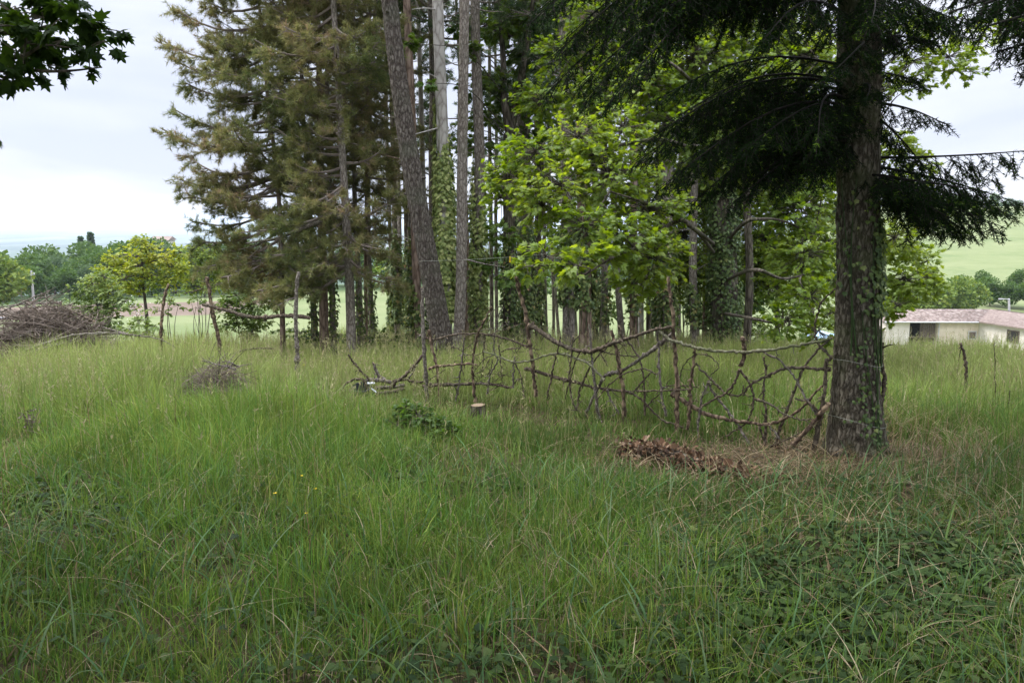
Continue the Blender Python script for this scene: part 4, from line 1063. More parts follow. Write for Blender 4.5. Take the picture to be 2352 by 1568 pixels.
# ------------------------------------------------------------------ firs
NEED = []
def fir_branch(gw, tw, p0, p1, r0, sag=0.12, sub=0.5, hang=0.5, spacing=0.055, tert=0.12):
    p0 = np.asarray(p0, float); p1 = np.asarray(p1, float)
    L = np.linalg.norm(p1 - p0); d = (p1 - p0) / L
    t = np.linspace(0, 1, 9)[:, None]
    side = unit(np.cross(d, [0, 0, 1.0]))
    path = p0 + (p1 - p0) * t + np.array([0, 0, 1.0]) * (-sag * L * np.sin(t * PI) ) + side * (rnd(-0.08, 0.08) * L * np.sin(t * PI))
    tube(gw, path, [r0, r0 * 0.25], 6, 0.08)
    m = int(L * 0.9 / spacing)
    ts = np.linspace(0.1, 1.0, m) + R.normal(0, 0.01, m)
    for q, tt in enumerate(ts):
        p = np.array([np.interp(tt, t[:, 0], path[:, c]) for c in range(3)])
        prof = min(1.0, (1.06 - tt) * 1.6 + 0.08) * min(1.0, 0.45 + tt * 1.6)
        l2 = sub * prof * rnd(0.6, 1.1)
        s_ = 1 if q % 2 else -1
        dd = unit(d * rnd(0.55, 0.95) + side * s_ * rnd(0.7, 1.1) + np.array([0, 0, -hang * rnd(0.3, 1.2)]))
        dd2 = unit(dd + [0, 0, -hang * 0.8])
        q1 = p + dd * l2 * 0.5; q2 = q1 + dd2 * l2 * 0.5
        tw[0] += [p, q1]; tw[1] += [q1, q2]
        mt = max(3, int(l2 / 0.025))
        tq = rnd(0.2, 1.0, mt)
        for a in tq:
            bb = p + dd * l2 * a if a < 0.5 else q1 + dd2 * l2 * (a - 0.5)
            sd_ = unit(np.cross(dd, [0, 0, 1.0])) * (1 if rnd(0, 1) < 0.5 else -1)
            td = unit(dd * 0.7 + sd_ * rnd(0.4, 0.9) + np.array([0, 0, -hang * rnd(0.1, 1.3)]))
            tw[0].append(bb); tw[1].append(bb + td * tert * rnd(0.5, 1.2) * (1.1 - 0.4 * a))
    tw[0].append(path[-2]); tw[1].append(path[-1] + d * 0.05)

def fir_needles(gw, gn, tw, spacing=0.007, nl=0.030, nw=0.0034, newp=0.12):
    A = np.array(tw[0]); B = np.array(tw[1]); L = np.linalg.norm(B - A, axis=1)
    prisms(gw, A, B, 0.0028, 0.0016)
    cnt = np.maximum(4, (L / spacing).astype(int))
    k = np.repeat(np.arange(len(A)), cnt); n = len(k)
    t = rnd(0, 1.05, n)
    T = unit(B - A)[k]
    pos = A[k] + (B - A)[k] * t[:, None]
    ref = unit(np.cross(T, [0, 0, 1.0]) + 1e-6)
    up = np.cross(ref, T)
    ph = np.where(rnd(0, 1, n) < 0.5, 0.0, PI) + R.normal(0.25, 0.55, n)
    rad = ref * np.cos(ph)[:, None] + up * np.sin(ph)[:, None]
    nd = unit(rad + T * rnd(0.3, 0.9, n)[:, None])
    s_ = unit(np.cross(nd, rdir(n)))
    ln = nl * rnd(0.7, 1.2, n)
    V = np.zeros((n, 3, 3)); V[:, 0] = pos - s_ * nw; V[:, 1] = pos + s_ * nw; V[:, 2] = pos + nd * ln[:, None]
    young = (rnd(0, 1, len(A)) < newp)
    tn = np.clip(R.normal(0.35, 0.16, n), 0, 0.7)
    tn = np.where(young[k] & (t > 0.45), rnd(0.75, 1.0, n), tn)
    gn.add(V.reshape(-1, 3), tris=np.arange(n * 3).reshape(-1, 3), tint=np.repeat(tn, 3))

# the big fir
df = FIRB[1]
th = thing('fir_tree', 'big dark fir with scaly ivy flecked trunk where the branch fence ends', 'tree', FIRB)
g = Geo(); rf = df / F / 2
P_fir, rad_fir = trunk_mesh(g, [FIRB + [0, 0, -0.08], at(1965, 960, df), at(1966, 850, df), at(1970, 650, df), at(1971, 450, df), at(1973, 200, df), at(1974, 0, df), at(1976, -500, df), at(1980, -1400, df)],
   [112 * rf, 108 * rf, 100 * rf, 95 * rf, 92 * rf, 94 * rf, 92 * rf, 78 * rf, 30 * rf], 72, 0, 0.5, 0.014)
g.build('trunk', M['fir_bark'], th, True)
gv = Geo()
zA = lambda y: at(1970, y, df)[2]
ivy_on(gv, P_fir, rad_fir, zA(690), zA(380), 300, 0.038, 0.02, tone=(0, 0.8))
ivy_on(gv, P_fir, rad_fir, zA(720), zA(480), 330, 0.04, 0.03, side=(-0.9, 0.35), tone=(0, 0.8))
ivy_on(gv, P_fir, rad_fir, zA(1000), zA(680), 300, 0.03, 0.012, side=(-1.35, 0.4), tone=(0, 0.55))
gv.build('ivy', M['ivy'], th)
gw, gn, tw = Geo(), Geo(), [[], []]
def trunk_pt(y):
    z = zA(y); return np.array([np.interp(z, P_fir[:, 2], P_fir[:, 0]), np.interp(z, P_fir[:, 2], P_fir[:, 1]), z])
FB = [(250, 1520, 430, 5.5, -0.04, 0.5, 1.0), (300, 1590, 470, 5.7, -0.04, 0.48, 1.1), (330, 1670, 480, 5.5, -0.04, 0.42, 1.1), (235, 1460, 375, 5.9, -0.04, 0.5, 1.0), (280, 1560, 380, 6.3, -0.04, 0.5, 1.0), (200, 1540, 280, 5.8, -0.04, 0.5, 0.9),  # (y on trunk, tip x, tip y, tip depth, sag, sub, hang)
 (200, 1480, 330, 5.7, -0.03, 0.50, 0.9), (250, 1560, 420, 5.9, -0.05, 0.50, 1.0), (300, 1640, 440, 5.6, -0.06, 0.45, 1.0), (160, 1500, 235, 6.6, -0.04, 0.5, 0.7),
 (215, 1600, 300, 6.9, -0.04, 0.5, 0.8), (330, 1720, 420, 5.6, -0.05, 0.4, 1.0), (280, 1700, 350, 5.2, -0.05, 0.42, 0.9), (360, 1790, 440, 6.8, -0.03, 0.35, 0.8),
 (-100, 1255, 215, 5.6, -0.06, 0.5, 1.3), (-130, 1340, 240, 5.3, -0.06, 0.5, 1.3), (-180, 1210, 60, 5.6, -0.06, 0.55, 1.2), (-170, 1300, 90, 5.8, -0.05, 0.55, 1.3), (-140, 1450, 90, 5.4, -0.05, 0.55, 1.2), (-60, 1330, 200, 5.4, -0.06, 0.52, 1.2), (-120, 1270, 130, 5.6, -0.06, 0.55, 1.2), (-160, 1220, 40, 5.9, -0.08, 0.52, 1.1), (-40, 1400, 235, 5.0, -0.05, 0.5, 1.2), (-90, 1350, 90, 6.5, -0.06, 0.55, 1.0), (-20, 1480, 60, 5.6, -0.07, 0.55, 1.0), (0, 1560, 30, 6.4, -0.05, 0.55, 0.9),
 (-150, 1420, 40, 4.7, -0.06, 0.55, 1.0), (60, 1750, 100, 5.0, -0.05, 0.45, 0.9),
 (362, 2380, 345, 5.9, 0.03, 0.46, 1.0), (375, 2350, 470, 6.3, 0.00, 0.46, 0.9), (385, 2300, 520, 6.0, 0.02, 0.44, 0.9), (440, 2330, 500, 6.6, -0.06, 0.4, 0.7), (395, 2180, 500, 5.6, 0.0, 0.42, 1.0),
 (235, 2170, 285, 6.0, -0.04, 0.26, 0.8), (240, 2120, 380, 5.8, -0.04, 0.28, 1.0), (170, 2110, 195, 6.4, -0.03, 0.22, 0.5), (90, 2130, 100, 6.2, -0.02, 0.3, 0.5), (30, 2180, 70, 6.3, -0.02, 0.36, 0.7), (-30, 2230, 60, 6.0, -0.02, 0.45, 0.9), (-80, 2150, 40, 5.6, -0.04, 0.45, 0.9), (20, 2080, 120, 5.7, -0.04, 0.3, 0.9), (420, 2120, 480, 6.9, -0.05, 0.25, 0.6), (405, 2260, 440, 5.5, 0.0, 0.42, 1.0), (400, 2120, 420, 5.4, 0.0, 0.34, 1.0), (430, 2230, 540, 6.2, -0.02, 0.38, 0.8),
 (110, 1900, 180, 5.0, -0.06, 0.3, 0.8), (250, 1880, 330, 5.0, -0.06, 0.3, 0.9), (0, 2000, 60, 4.9, -0.05, 0.3, 0.9), (200, 1990, 230, 5.3, -0.05, 0.2, 0.7)]
for (yt, tx, ty, td, sg, sb, hg) in FB:
    fir_branch(gw, tw, trunk_pt(yt), at(tx, ty, td), 0.012, (sg - (0.10 if tx < 1900 else 0.02)), sb * 0.95, hg * 1.0, 0.036)
fir_needles(gw, gn, tw)
# the crown above the frame: coarser sprays
tw2 = [[], []]
for q in range(54):
    z = 4.2 + q * 0.13; a = q * 2.4; L = (2.9 - 0.24 * (z - 4.2)) * rnd(0.7, 1.05)
    p = np.array([np.interp(z, P_fir[:, 2], P_fir[:, 0]), np.interp(z, P_fir[:, 2], P_fir[:, 1]), z])
    e = p + np.array([math.cos(a) * L, math.sin(a) * L, -0.45 * L])
    if e[1] > 0.5 and (e[2] - CZ) / e[1] < 0.33: e[2] = CZ + 0.33 * e[1] + 0.3
    fir_branch(gw, tw2, p, e, 0.03, -0.08, 0.5, 0.6, 0.14, 0.2)
fir_needles(gw, gn, tw2, 0.02, 0.035, 0.008)
gw.build('limbs', M['fir_twig'], th); gn.build('crown', M['fir_needles'], th)

# neighbouring fir just outside the frame, boughs hanging into the corner
b3 = np.array([4.9, 4.9, gz(4.9, 4.9)])
th = thing('neighbour_fir', 'dark hanging fir boughs in the upper corner beyond the big fir', 'tree', b3)
g = Geo(); P3, rad3 = trunk_mesh(g, [b3, b3 + [0.02, 0, 3], b3 + [0, 0, 6], b3 + [0, 0, 10]], [0.17, 0.15, 0.12, 0.04], 20, 0.03, 0.3)
g.build('trunk', M['fir_bark'], th, True)
gw, gn, tw = Geo(), Geo(), [[], []]
for (z, tx, ty, td, sg, sb, hg) in [(3.5, 2150, -10, 5.0, -0.02, 0.5, 1.1), (3.4, 2220, 60, 5.2, -0.03, 0.5, 1.2), (3.2, 2290, 120, 5.0, -0.02, 0.45, 1.3), (3.9, 2200, -60, 5.4, -0.03, 0.55, 1.1), (3.0, 2340, 150, 4.8, -0.02, 0.4, 1.3), (3.7, 2260, 10, 4.6, -0.02, 0.5, 1.2), (3.4, 2320, 60, 5.4, -0.02, 0.5, 1.2), (3.6, 2180, 30, 4.7, -0.02, 0.5, 1.2), (3.8, 2120, -40, 4.9, -0.02, 0.55, 1.2), (3.3, 2270, 60, 4.5, -0.02, 0.5, 1.4), (3.1, 2300, 90, 5.6, -0.02, 0.5, 1.4), (3.5, 2240, -20, 5.8, -0.02, 0.55, 1.3)]:
    fir_branch(gw, tw, b3 + [0, 0, z], at(tx, ty, td), 0.024, sg, sb, hg, 0.04)
fir_needles(gw, gn, tw)
tw2 = [[], []]
for q in range(60):
    z = 2.6 + q * 0.11; a = q * 2.4; L = (2.7 - 0.28 * (z - 2.6)) * rnd(0.7, 1.05)
    e = b3 + np.array([math.cos(a) * L, math.sin(a) * L, z - 0.4 * L])
    if e[0] / max(e[1], 0.3) < 0.68 and e[1] > 0 and (e[2] - CZ) / max(e[1], .3) < 0.33: continue
    fir_branch(gw, tw2, b3 + [0, 0, z], e, 0.03, -0.06, 0.5, 0.7, 0.14, 0.2)
fir_needles(gw, gn, tw2, 0.02, 0.035, 0.008)
gw.build('limbs', M['fir_twig'], th); gn.build('crown', M['fir_needles'], th)

# ------------------------------------------------------------------ the overhanging maple by the camera
b4 = np.array([-4.6, 1.6, gz(-4.6, 1.6)])
th = thing('overhanging_maple', 'dark maple branch of lobed leaves hanging into the upper corner over open sky', 'tree', b4)
g = Geo(); trunk_mesh(g, [b4, b4 + [0.05, 0.1, 2.2], b4 + [0.2, 0.2, 4.5], b4 + [0.5, 0.2, 7]], [0.2, 0.17, 0.13, 0.05], 20, 0.03, 0.3)
g.build('trunk', M['dark_bark'], th, True)
gl, gb = Geo(), Geo()
dl = 4.0
for lb in [[(-300, 60, 3.2), (-120, 110, 3.6), (0, 150, 3.9), (90, 163, 4), (160, 163, 4), (235, 155, 4.05)], [(-300, -40, 3.2), (-100, 40, 3.7), (40, 80, 4), (110, 60, 4.1), (200, 50, 4.2)], [(-200, 90, 3.5), (-40, 130, 3.9), (50, 130, 4), (100, 105, 4), (160, 110, 4.1)], [(-250, 200, 3.4), (-80, 230, 3.6), (-10, 260, 3.7)]]:
    pth = catmull([at(*q) for q in lb], 6); tube(gb, pth, [0.02, 0.01, 0.003], 6, 0.06)
    tube(gb, catmull([b4 + [0.05, 0.1, 2.0 + rnd(0, 1)], (b4 + [0.5, 0.4, 2.7] + pth[0]) / 2 + [0, 0, 0.3], pth[0]], 5), [0.04, 0.02], 6, 0.05)
for (x, y, rp, n) in [(30, 30, 70, 60), (100, 40, 60, 55), (160, 35, 50, 40), (215, 60, 42, 30), (60, 100, 60, 55), (140, 95, 50, 40), (200, 100, 36, 22), (10, 130, 50, 40), (205, 135, 36, 17), (60, 158, 36, 22), (20, 170, 36, 20), (240, 95, 24, 9), (110, 150, 30, 12), (-40, 60, 80, 70), (-50, 190, 60, 40), (-5, 195, 18, 6), (-12, 290, 16, 5), (250, 75, 15, 3), (150, 5, 50, 40), (70, -20, 70, 50)]:
    c = at(x, y, dl + R.normal(0, 0.12)); r = rp / F * dl
    leaf_clump(gl, gb, c, (r * 1.25, r * 1.5, r * 1.0), max(4, int(n * 1.05)), 0.066, MAPLE, (0, 0.9), 0.6, 0.5)
def far_from_view(c, m=0.5):
    if c[1] < 0.4: return True
    u, v = c[0] / c[1], (c[2] - CZ) / c[1]
    return abs(u) > 0.70 + m / c[1] or v > 0.30 + m / c[1]
k = 0
while k < 320:  # unseen leaf clumps over the camera, added to shade the foreground
    c = np.array([rnd(-6.5, 2.6), rnd(-3.2, 4.8), rnd(2.5, 6.6)])
    if not far_from_view(c, 0.75): continue
    leaf_clump(gl, gb, c, 0.6, 70, 0.17, LEAF, (0, 0.9), root=None)
    k += 1
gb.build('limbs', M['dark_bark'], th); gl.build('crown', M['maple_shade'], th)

# ------------------------------------------------------------------ the branch fence
A_ = on_ground(978, 925); B_ = on_ground(1885, 1042)
def zone(x0, y0, s): return lambda p: (x0 + p[0] * s, y0 + p[1] * s)
Z5 = zone(947.4, 602.9, 0.25634); Z6 = zone(1378.1, 631.6, 0.29297)
R6 = zone(1492.9, 516.8, 0.3662); Z4 = zone(0, 516.8, 0.3662); ZP = zone(689, 775.2, 0.14648); Z2 = zone(861.3, 344.5, 0.29297)

def stick(g, pts, w0, w1, rough=0.13, spurs=0, cut=True, sides=8, k=8, spur_len=(0.03, 0.12)):
    P = catmull(pts, k); n = len(P)
    P = P + R.normal(0, 0.0035, P.shape)
    rr = np.linspace(w0, w1, n) / 2 * (1 + 0.10 * np.clip(R.normal(size=n), -1.5, 2))
    for q in range(max(1, n // 9)):
        rr[R.integers(0, n)] *= rnd(1.2, 1.5)
    tube(g, P, rr, sides, rough, mat=0, cap=True, capmat=1 if cut else 0)
    for q in range(spurs):
        j = R.integers(1, n - 1); T = unit(P[min(j + 1, n - 1)] - P[j - 1])
        d = unit(R.normal(size=3) + T * 0.4); L = rnd(*spur_len)
        e = P[j] + d * L
        tube(g, catmull([P[j], P[j] + d * L * 0.5 + R.normal(0, 0.01, 3), e], 3), [min(rr[j] * 0.6, 0.007), 0.0025], 5, 0.1)

fence = thing('branch_fence', 'woven fence of dead branches strung between stakes up to the fir', 'fence', A_)
def fpath(pts, Z, off=0.0):
    return [on_plane(*Z(p), A_, B_, off) for p in pts]
PXM = 6.6 / F
# name, zone, points, width px in that zone start, end, material, spurs
FEN = [
 ('stake', Z5, [(85, 225), (95, 600), (115, 950), (135, 1290)], 38, 52, 'stick_grey', 3),
 ('stake', Z5, [(150, 600), (175, 750), (215, 930), (248, 1270)], 36, 22, 'stick_red', 4),
 ('rail', Z5, [(50, 640), (185, 690), (300, 660), (430, 640), (620, 640), (760, 660), (900, 700), (1060, 760)], 24, 18, 'stick', 10),
 ('rail', Z5, [(150, 955), (200, 930), (300, 925), (430, 910), (580, 915)], 30, 20, 'stick_red', 4),
 ('rail', Z5, [(95, 1105), (250, 1095), (500, 1085), (700, 1090), (885, 1118)], 40, 26, 'stick', 14),
 ('twig', Z5, [(0, 1078), (150, 1050), (290, 960)], 16, 8, 'stick', 4),
 ('twig', Z5, [(465, 660), (450, 830), (425, 1000), (410, 1130), (385, 1240)], 18, 22, 'stick_grey', 8),
 ('stake', Z5, [(712, 395), (650, 510), (590, 630), (555, 780), (540, 950), (550, 1100), (560, 1250)], 18, 34, 'stick_red', 6),
 ('twig', Z5, [(800, 380), (720, 440), (680, 540), (690, 620)], 8, 12, 'stick_green', 4),
 ('twig', Z5, [(815, 400), (770, 470), (750, 580), (735, 690), (730, 790), (765, 880), (700, 990), (680, 1110), (668, 1180)], 8, 22, 'stick_grey', 16),
 ('twig', Z5, [(770, 740), (785, 860), (795, 970), (800, 1060)], 16, 8, 'stick', 8),
 ('twig', Z5, [(790, 800), (860, 775), (965, 765)], 12, 8, 'stick', 4),
 ('twig', Z5, [(640, 800), (560, 830), (440, 820), (420, 830)], 8, 5, 'stick', 6),
 ('twig', Z5, [(720, 830), (640, 870), (580, 940), (560, 960)], 12, 6, 'stick', 6),
 ('twig', Z5, [(690, 860), (640, 960), (560, 1000), (490, 1070)], 11, 5, 'stick', 6),
 ('twig', Z5, [(720, 870), (700, 960), (650, 1040)], 12, 6, 'stick', 5),
 ('twig', Z5, [(650, 670), (640, 800), (630, 940), (625, 1010)], 12, 6, 'stick', 7),
 ('twig', Z5, [(440, 800), (540, 720), (640, 690)], 8, 4, 'stick', 5),
 ('twig', Z5, [(600, 610), (720, 590), (850, 560), (870, 555)], 7, 4, 'stick_grey', 6),
 ('twig', Z5, [(700, 640), (850, 590), (1000, 540)], 9, 5, 'stick', 6),
 ('twig', Z5, [(980, 740), (930, 800), (900, 700), (895, 640)], 8, 4, 'stick', 4),
 ('twig', Z5, [(1060, 760), (1120, 780), (1165, 760)], 9, 4, 'stick', 4),
 ('twig', Z5, [(1080, 800), (1130, 830), (1100, 870)], 8, 4, 'stick', 4),
 ('twig', Z5, [(355, 500), (400, 580), (470, 610), (600, 590)], 8, 4, 'stick', 5),
 ('twig', Z5, [(350, 755), (440, 790), (470, 870), (420, 940)], 9, 5, 'stick', 5),
 ('twig', Z5, [(915, 840), (905, 950), (905, 1120)], 16, 22, 'stick_grey', 5),
 ('twig', Z5, [(915, 900), (960, 980), (985, 1080), (1000, 1220)], 14, 12, 'stick', 6),
 ('twig', Z5, [(1000, 690), (960, 760), (850, 780)], 9, 5, 'stick', 4),
 ('twig', Z5, [(890, 1120), (940, 1050), (990, 1040)], 10, 5, 'stick', 5),
 ('twig', Z5, [(660, 1110), (760, 1040), (860, 990)], 9, 4, 'stick', 8),
 ('twig', Z5, [(560, 1090), (640, 1010), (760, 1000), (900, 1020)], 9, 4, 'stick', 8),
 ('rail', Z5, [(640, 800), (720, 820), (790, 850), (900, 890), (1050, 880), (1180, 835), (1320, 815), (1450, 850), (1590, 920), (1720, 1050)], 16, 22, 'stick_green', 8),
 ('stake', Z5, [(930, 135), (960, 270), (1010, 450), (1040, 640), (1055, 760), (1080, 900), (1085, 1020), (1112, 1200)], 34, 40, 'stick_red', 5),
 ('rail', Z5, [(1040, 555), (1140, 610), (1250, 690), (1390, 760), (1500, 790), (1620, 795), (1740, 745), (1870, 700), (2010, 652), (2170, 600), (2330, 575)], 54, 22, 'stick', 18),
 ('rail', Z5, [(1005, 945), (1100, 970), (1250, 1020), (1380, 1050), (1490, 1080), (1610, 1115), (1790, 1140), (1960, 1170), (2080, 1250), (2230, 1400), (2430, 1480)], 42, 14, 'stick', 12),
 ('twig', Z5, [(1325, 660), (1300, 790), (1270, 900), (1240, 1060), (1205, 1220)], 14, 18, 'stick', 5),
 ('twig', Z5, [(1440, 660), (1420, 850), (1410, 1000), (1415, 1150), (1440, 1250), (1475, 1330)], 18, 16, 'stick', 7),
 ('twig', Z5, [(1490, 655), (1420, 740), (1390, 780)], 10, 12, 'stick', 2),
 ('twig', Z5, [(1500, 800), (1450, 900), (1420, 1030), (1365, 1220)], 14, 12, 'stick', 4),
 ('stake', Z5, [(1580, 555), (1600, 740), (1610, 900), (1635, 1100), (1650, 1250), (1685, 1460)], 18, 32, 'stick_grey', 6),
 ('twig', Z5, [(1790, 720), (1670, 830), (1590, 940), (1520, 1080), (1490, 1180), (1472, 1310)], 16, 20, 'stick', 8),
 ('twig', Z5, [(1690, 820), (1730, 890), (1750, 935)], 12, 6, 'stick', 2),
 ('rail', Z6, [(-118, 1105), (-70, 1000), (0, 850), (60, 780), (180, 745), (300, 665), (420, 580), (520, 500), (575, 450)], 26, 32, 'stick_grey', 4),
 ('stake', Z6, [(535, 20), (550, 150), (572, 300), (580, 480), (590, 640), (605, 820), (605, 1000), (605, 1230)], 24, 38, 'stick_red', 5),
 ('stake', Z6, [(90, 440), (120, 540), (140, 640), (165, 800), (185, 950), (190, 1190)], 28, 32, 'stick_red', 8),
 ('twig', Z6, [(150, 400), (168, 460), (180, 510)], 26, 18, 'stick', 3),
 ('twig', Z6, [(205, 500), (300, 640), (335, 760), (350, 900), (350, 1100)], 14, 16, 'stick', 4),
 ('twig', Z6, [(440, 430), (460, 560), (460, 700), (475, 850), (490, 980), (518, 1100)], 16, 22, 'stick_grey', 5),
 ('twig', Z6, [(-30, 975), (60, 870), (180, 780), (270, 745), (360, 740), (450, 780)], 12, 10, 'stick', 4),
 ('twig', Z6, [(260, 920), (340, 830), (405, 755)], 16, 12, 'stick', 2),
 ('twig', Z6, [(290, 910), (450, 905), (600, 900), (710, 895)], 15, 9, 'stick', 4),
 ('twig', Z6, [(440, 925), (520, 880), (600, 860), (770, 885)], 11, 7, 'stick', 6),
 ('twig', Z6, [(340, 1060), (400, 985), (470, 930)], 12, 8, 'stick', 3),
 ('twig', Z6, [(0, 590), (100, 620), (220, 635), (310, 640)], 12, 9, 'stick', 4),
 ('twig', Z6, [(50, 890), (90, 990), (155, 1090)], 20, 12, 'stick_grey', 2),
 ('rail', Z6, [(455, 430), (520, 490), (620, 530), (740, 565), (880, 590), (1050, 600), (1200, 600), (1380, 580), (1560, 550), (1720, 520), (1820, 490)], 26, 18, 'stick_green', 5),
 ('rail', Z6, [(560, 930), (640, 980), (740, 1040), (850, 1095), (1000, 1130), (1150, 1155), (1290, 1170), (1400, 1145), (1500, 1100), (1600, 1020), (1700, 910), (1790, 825)], 38, 13, 'stick_red', 4),
 ('stake', Z6, [(745, 580), (735, 680), (720, 780), (705, 900), (710, 1000), (688, 1210)], 20, 28, 'stick_red', 8),
 ('twig', Z6, [(750, 690), (850, 800), (920, 870), (1000, 930), (1100, 940), (1130, 860)], 16, 12, 'stick', 4),
 ('twig', Z6, [(850, 840), (800, 950), (790, 1040), (770, 1160), (770, 1330)], 16, 18, 'stick_grey', 4),
 ('twig', Z6, [(840, 830), (900, 940), (1000, 1060), (1060, 1150), (1120, 1240), (1180, 1335)], 16, 22, 'stick_grey', 5),
 ('twig', Z6, [(780, 1040), (900, 970), (990, 920), (1060, 830), (1095, 740)], 15, 20, 'stick', 5),
 ('stake', Z6, [(1115, 485), (1130, 560), (1125, 640), (1100, 720)], 34, 30, 'stick_red', 2),
 ('twig', Z6, [(1090, 740), (1170, 840), (1200, 950), (1190, 1060), (1130, 1170), (960, 1275)], 20, 10, 'stick', 5),
 ('rail', Z6, [(1120, 950), (1180, 855), (1300, 800), (1420, 740), (1560, 725), (1700, 735), (1810, 742)], 16, 24, 'stick', 5),
 ('twig', Z6, [(1280, 640), (1300, 750), (1280, 900), (1300, 1050), (1300, 1170), (1295, 1335)], 15, 20, 'stick', 6),
 ('twig', Z6, [(1210, 965), (1340, 1020), (1450, 1090), (1560, 1130), (1665, 1137)], 18, 9, 'stick', 6),
 ('twig', Z6, [(1280, 610), (1400, 660), (1500, 770), (1560, 860), (1620, 980), (1705, 1092)], 12, 20, 'stick_grey', 4),
 ('twig', Z6, [(1800, 500), (1680, 620), (1590, 740), (1540, 870), (1490, 1000), (1430, 1150), (1390, 1290), (1383, 1360)], 15, 24, 'stick', 5),
 ('twig', Z6, [(1535, 970), (1640, 1000), (1740, 1100)], 14, 16, 'stick', 3),
 ('stake', Z6, [(1820, 640), (1770, 700), (1760, 900), (1735, 1060), (1710, 1200), (1676, 1370)], 22, 34, 'stick', 4),
 ('rail', Z6, [(1440, 1395), (1530, 1310), (1640, 1190), (1720, 1100), (1795, 1000)], 38, 28, 'stick_red', 2),
 ('twig', Z6, [(1845, 105), (1740, 210), (1700, 330), (1685, 440), (1720, 550), (1825, 655)], 10, 18, 'stick', 3),
 ('twig', Z6, [(1245, 1185), (1270, 1240), (1292, 1300)], 16, 14, 'stick', 1),
 ('twig', Z6, [(1320, 1180), (1370, 1230), (1415, 1290)], 14, 14, 'stick_grey', 2),
 ('twig', Z6, [(1320, 1350), (1440, 1300), (1590, 1220)], 13, 8, 'stick', 4),
 ('twig', Z6, [(622, 800), (660, 700), (720, 640), (800, 620), (880, 650), (930, 720), (870, 790)], 9, 8, 'stick', 6),
]
for q, (nm, Z, pts, w0, w1, mt, sp_n) in enumerate(FEN):
    s = 0.25634 if Z is Z5 else 0.29297
    off = {'stake': 0.0, 'rail': -0.035 if q % 2 else 0.035, 'twig': rnd(-0.05, 0.05)}[nm]
    g = Geo()
    stick(g, fpath(pts, Z, off), w0 * s * PXM * 1.02, w1 * s * PXM * 1.02, 0.12, sp_n)
    o = g.build(nm, [M[mt], M['cut_wood']], fence, True)

# branch leaning on the far flank of the fir, and two turns of string round the fir
g = Geo(); dR = df - 0.02
stick(g, [at(*R6(p), dR) for p in ((1455, 740), (1452, 870), (1470, 980), (1455, 1090), (1430, 1200), (1410, 1300), (1408, 1460))], 0.026, 0.04, 0.12, 6)
bs = at(*R6((1408, 1460)), dR)
tag(g.build('leaning_branch', [M['stick'], M['cut_wood']], None, True, loc=bs), 'crooked branch tied upright against the flank of the big fir', 'branch')
def wrap(zy, tilt, label, name='tie_string'):
    g = Geo(); z = at(1966, zy, df)[2]; a = np.linspace(0, 2 * PI, 49)
    x0 = np.interp(z, P_fir[:, 2], P_fir[:, 0]); y0 = np.interp(z, P_fir[:, 2], P_fir[:, 1]); r = np.interp(z, P_fir[:, 2], rad_fir) + 0.016
    tube(g, np.stack([x0 + np.cos(a) * r * 1.02, y0 + np.sin(a) * r, z + tilt * np.cos(a) + 0.015 * np.sin(2 * a)], -1), [0.0011, 0.0011], 5, cap=False)
    tag(g.build(name, M['string'], loc=(x0, y0, z)), label, 'string')
wrap(828, -0.012, 'thin pale string tied round the fir trunk at fence rail height')
wrap(960, -0.03, 'thin pale string tied round the fir trunk near its foot')

# ------------------------------------------------------------------ loose stakes and sticks
def gstick(name, label, cat, pts, w0, w1, mat, spurs=2, d=None, cut=True, group=None, spur_len=(0.03, 0.1), foot=-1):
    if d is None:
        d = on_ground(*pts[foot])[1]
    P = [at(x, y, d) for x, y in pts]
    g = Geo(); stick(g, P, w0 * d / F, w1 * d / F, 0.11, spurs, cut, spur_len=spur_len)
    b = P[foot]
    return tag(g.build(name, [M[mat], M['cut_wood']], None, True, loc=b), label, cat, group)
z4 = lambda *pp: [Z4(p) for p in pp]
gs = 'stakes of the unfinished fence'
gstick('stake', 'thin wavy stake with a pale cut top, farthest along the unfinished fence', 'stake', z4((1060, 370), (1035, 440), (1018, 560), (1010, 700), (1015, 800), (1026, 945)), 6, 8, 'stick_red', 3, group=gs)
gstick('stake', 'slanting knotty stake carrying the thick end of the high rail', 'stake', z4((1298, 325), (1315, 430), (1335, 560), (1365, 680), (1380, 780), (1378, 930)), 8, 9, 'stick_red', 3, group=gs)
gstick('stake', 'straight grey stake under the other end of the high rail', 'stake', z4((1870, 295), (1858, 450), (1855, 600), (1862, 750), (1865, 860), (1865, 1000)), 8, 11, 'stick_grey', 3, group=gs)
ds = on_ground(*Z4((1378, 930)))[1] - 0.1
gstick('rail_branch', 'dark crooked branch laid as a high rail between two stakes', 'branch', z4((1270, 498), (1340, 515), (1440, 540), (1550, 570), (1650, 580), (1760, 570), (1860, 572), (1945, 582)), 7, 10, 'stick', 10, d=ds)
gstick('bare_twig', 'thin bare twig poking out beside the slanting knotty stake', 'twig', z4((1150, 432), (1230, 410), (1280, 398)), 2, 3, 'stick', 3, d=ds)
gstick('bent_branch', 'thin arched branch rising from the foot of the slanting stake', 'branch', z4((1380, 880), (1440, 815), (1530, 785), (1640, 772), (1718, 775)), 3, 4.5, 'stick', 3, d=ds)
gstick('broken_branch', 'short broken branch lying against the straight grey stake', 'branch', z4((1750, 805), (1800, 840), (1860, 880), (1920, 925)), 5, 8, 'stick', 3, d=ds - 0.15)
gstick('bark_piece', 'brown piece of split bark on the grass past the grey stake', 'branch', z4((1885, 862), (1940, 880), (2010, 888)), 9, 4, 'stick_red', 2, d=ds)
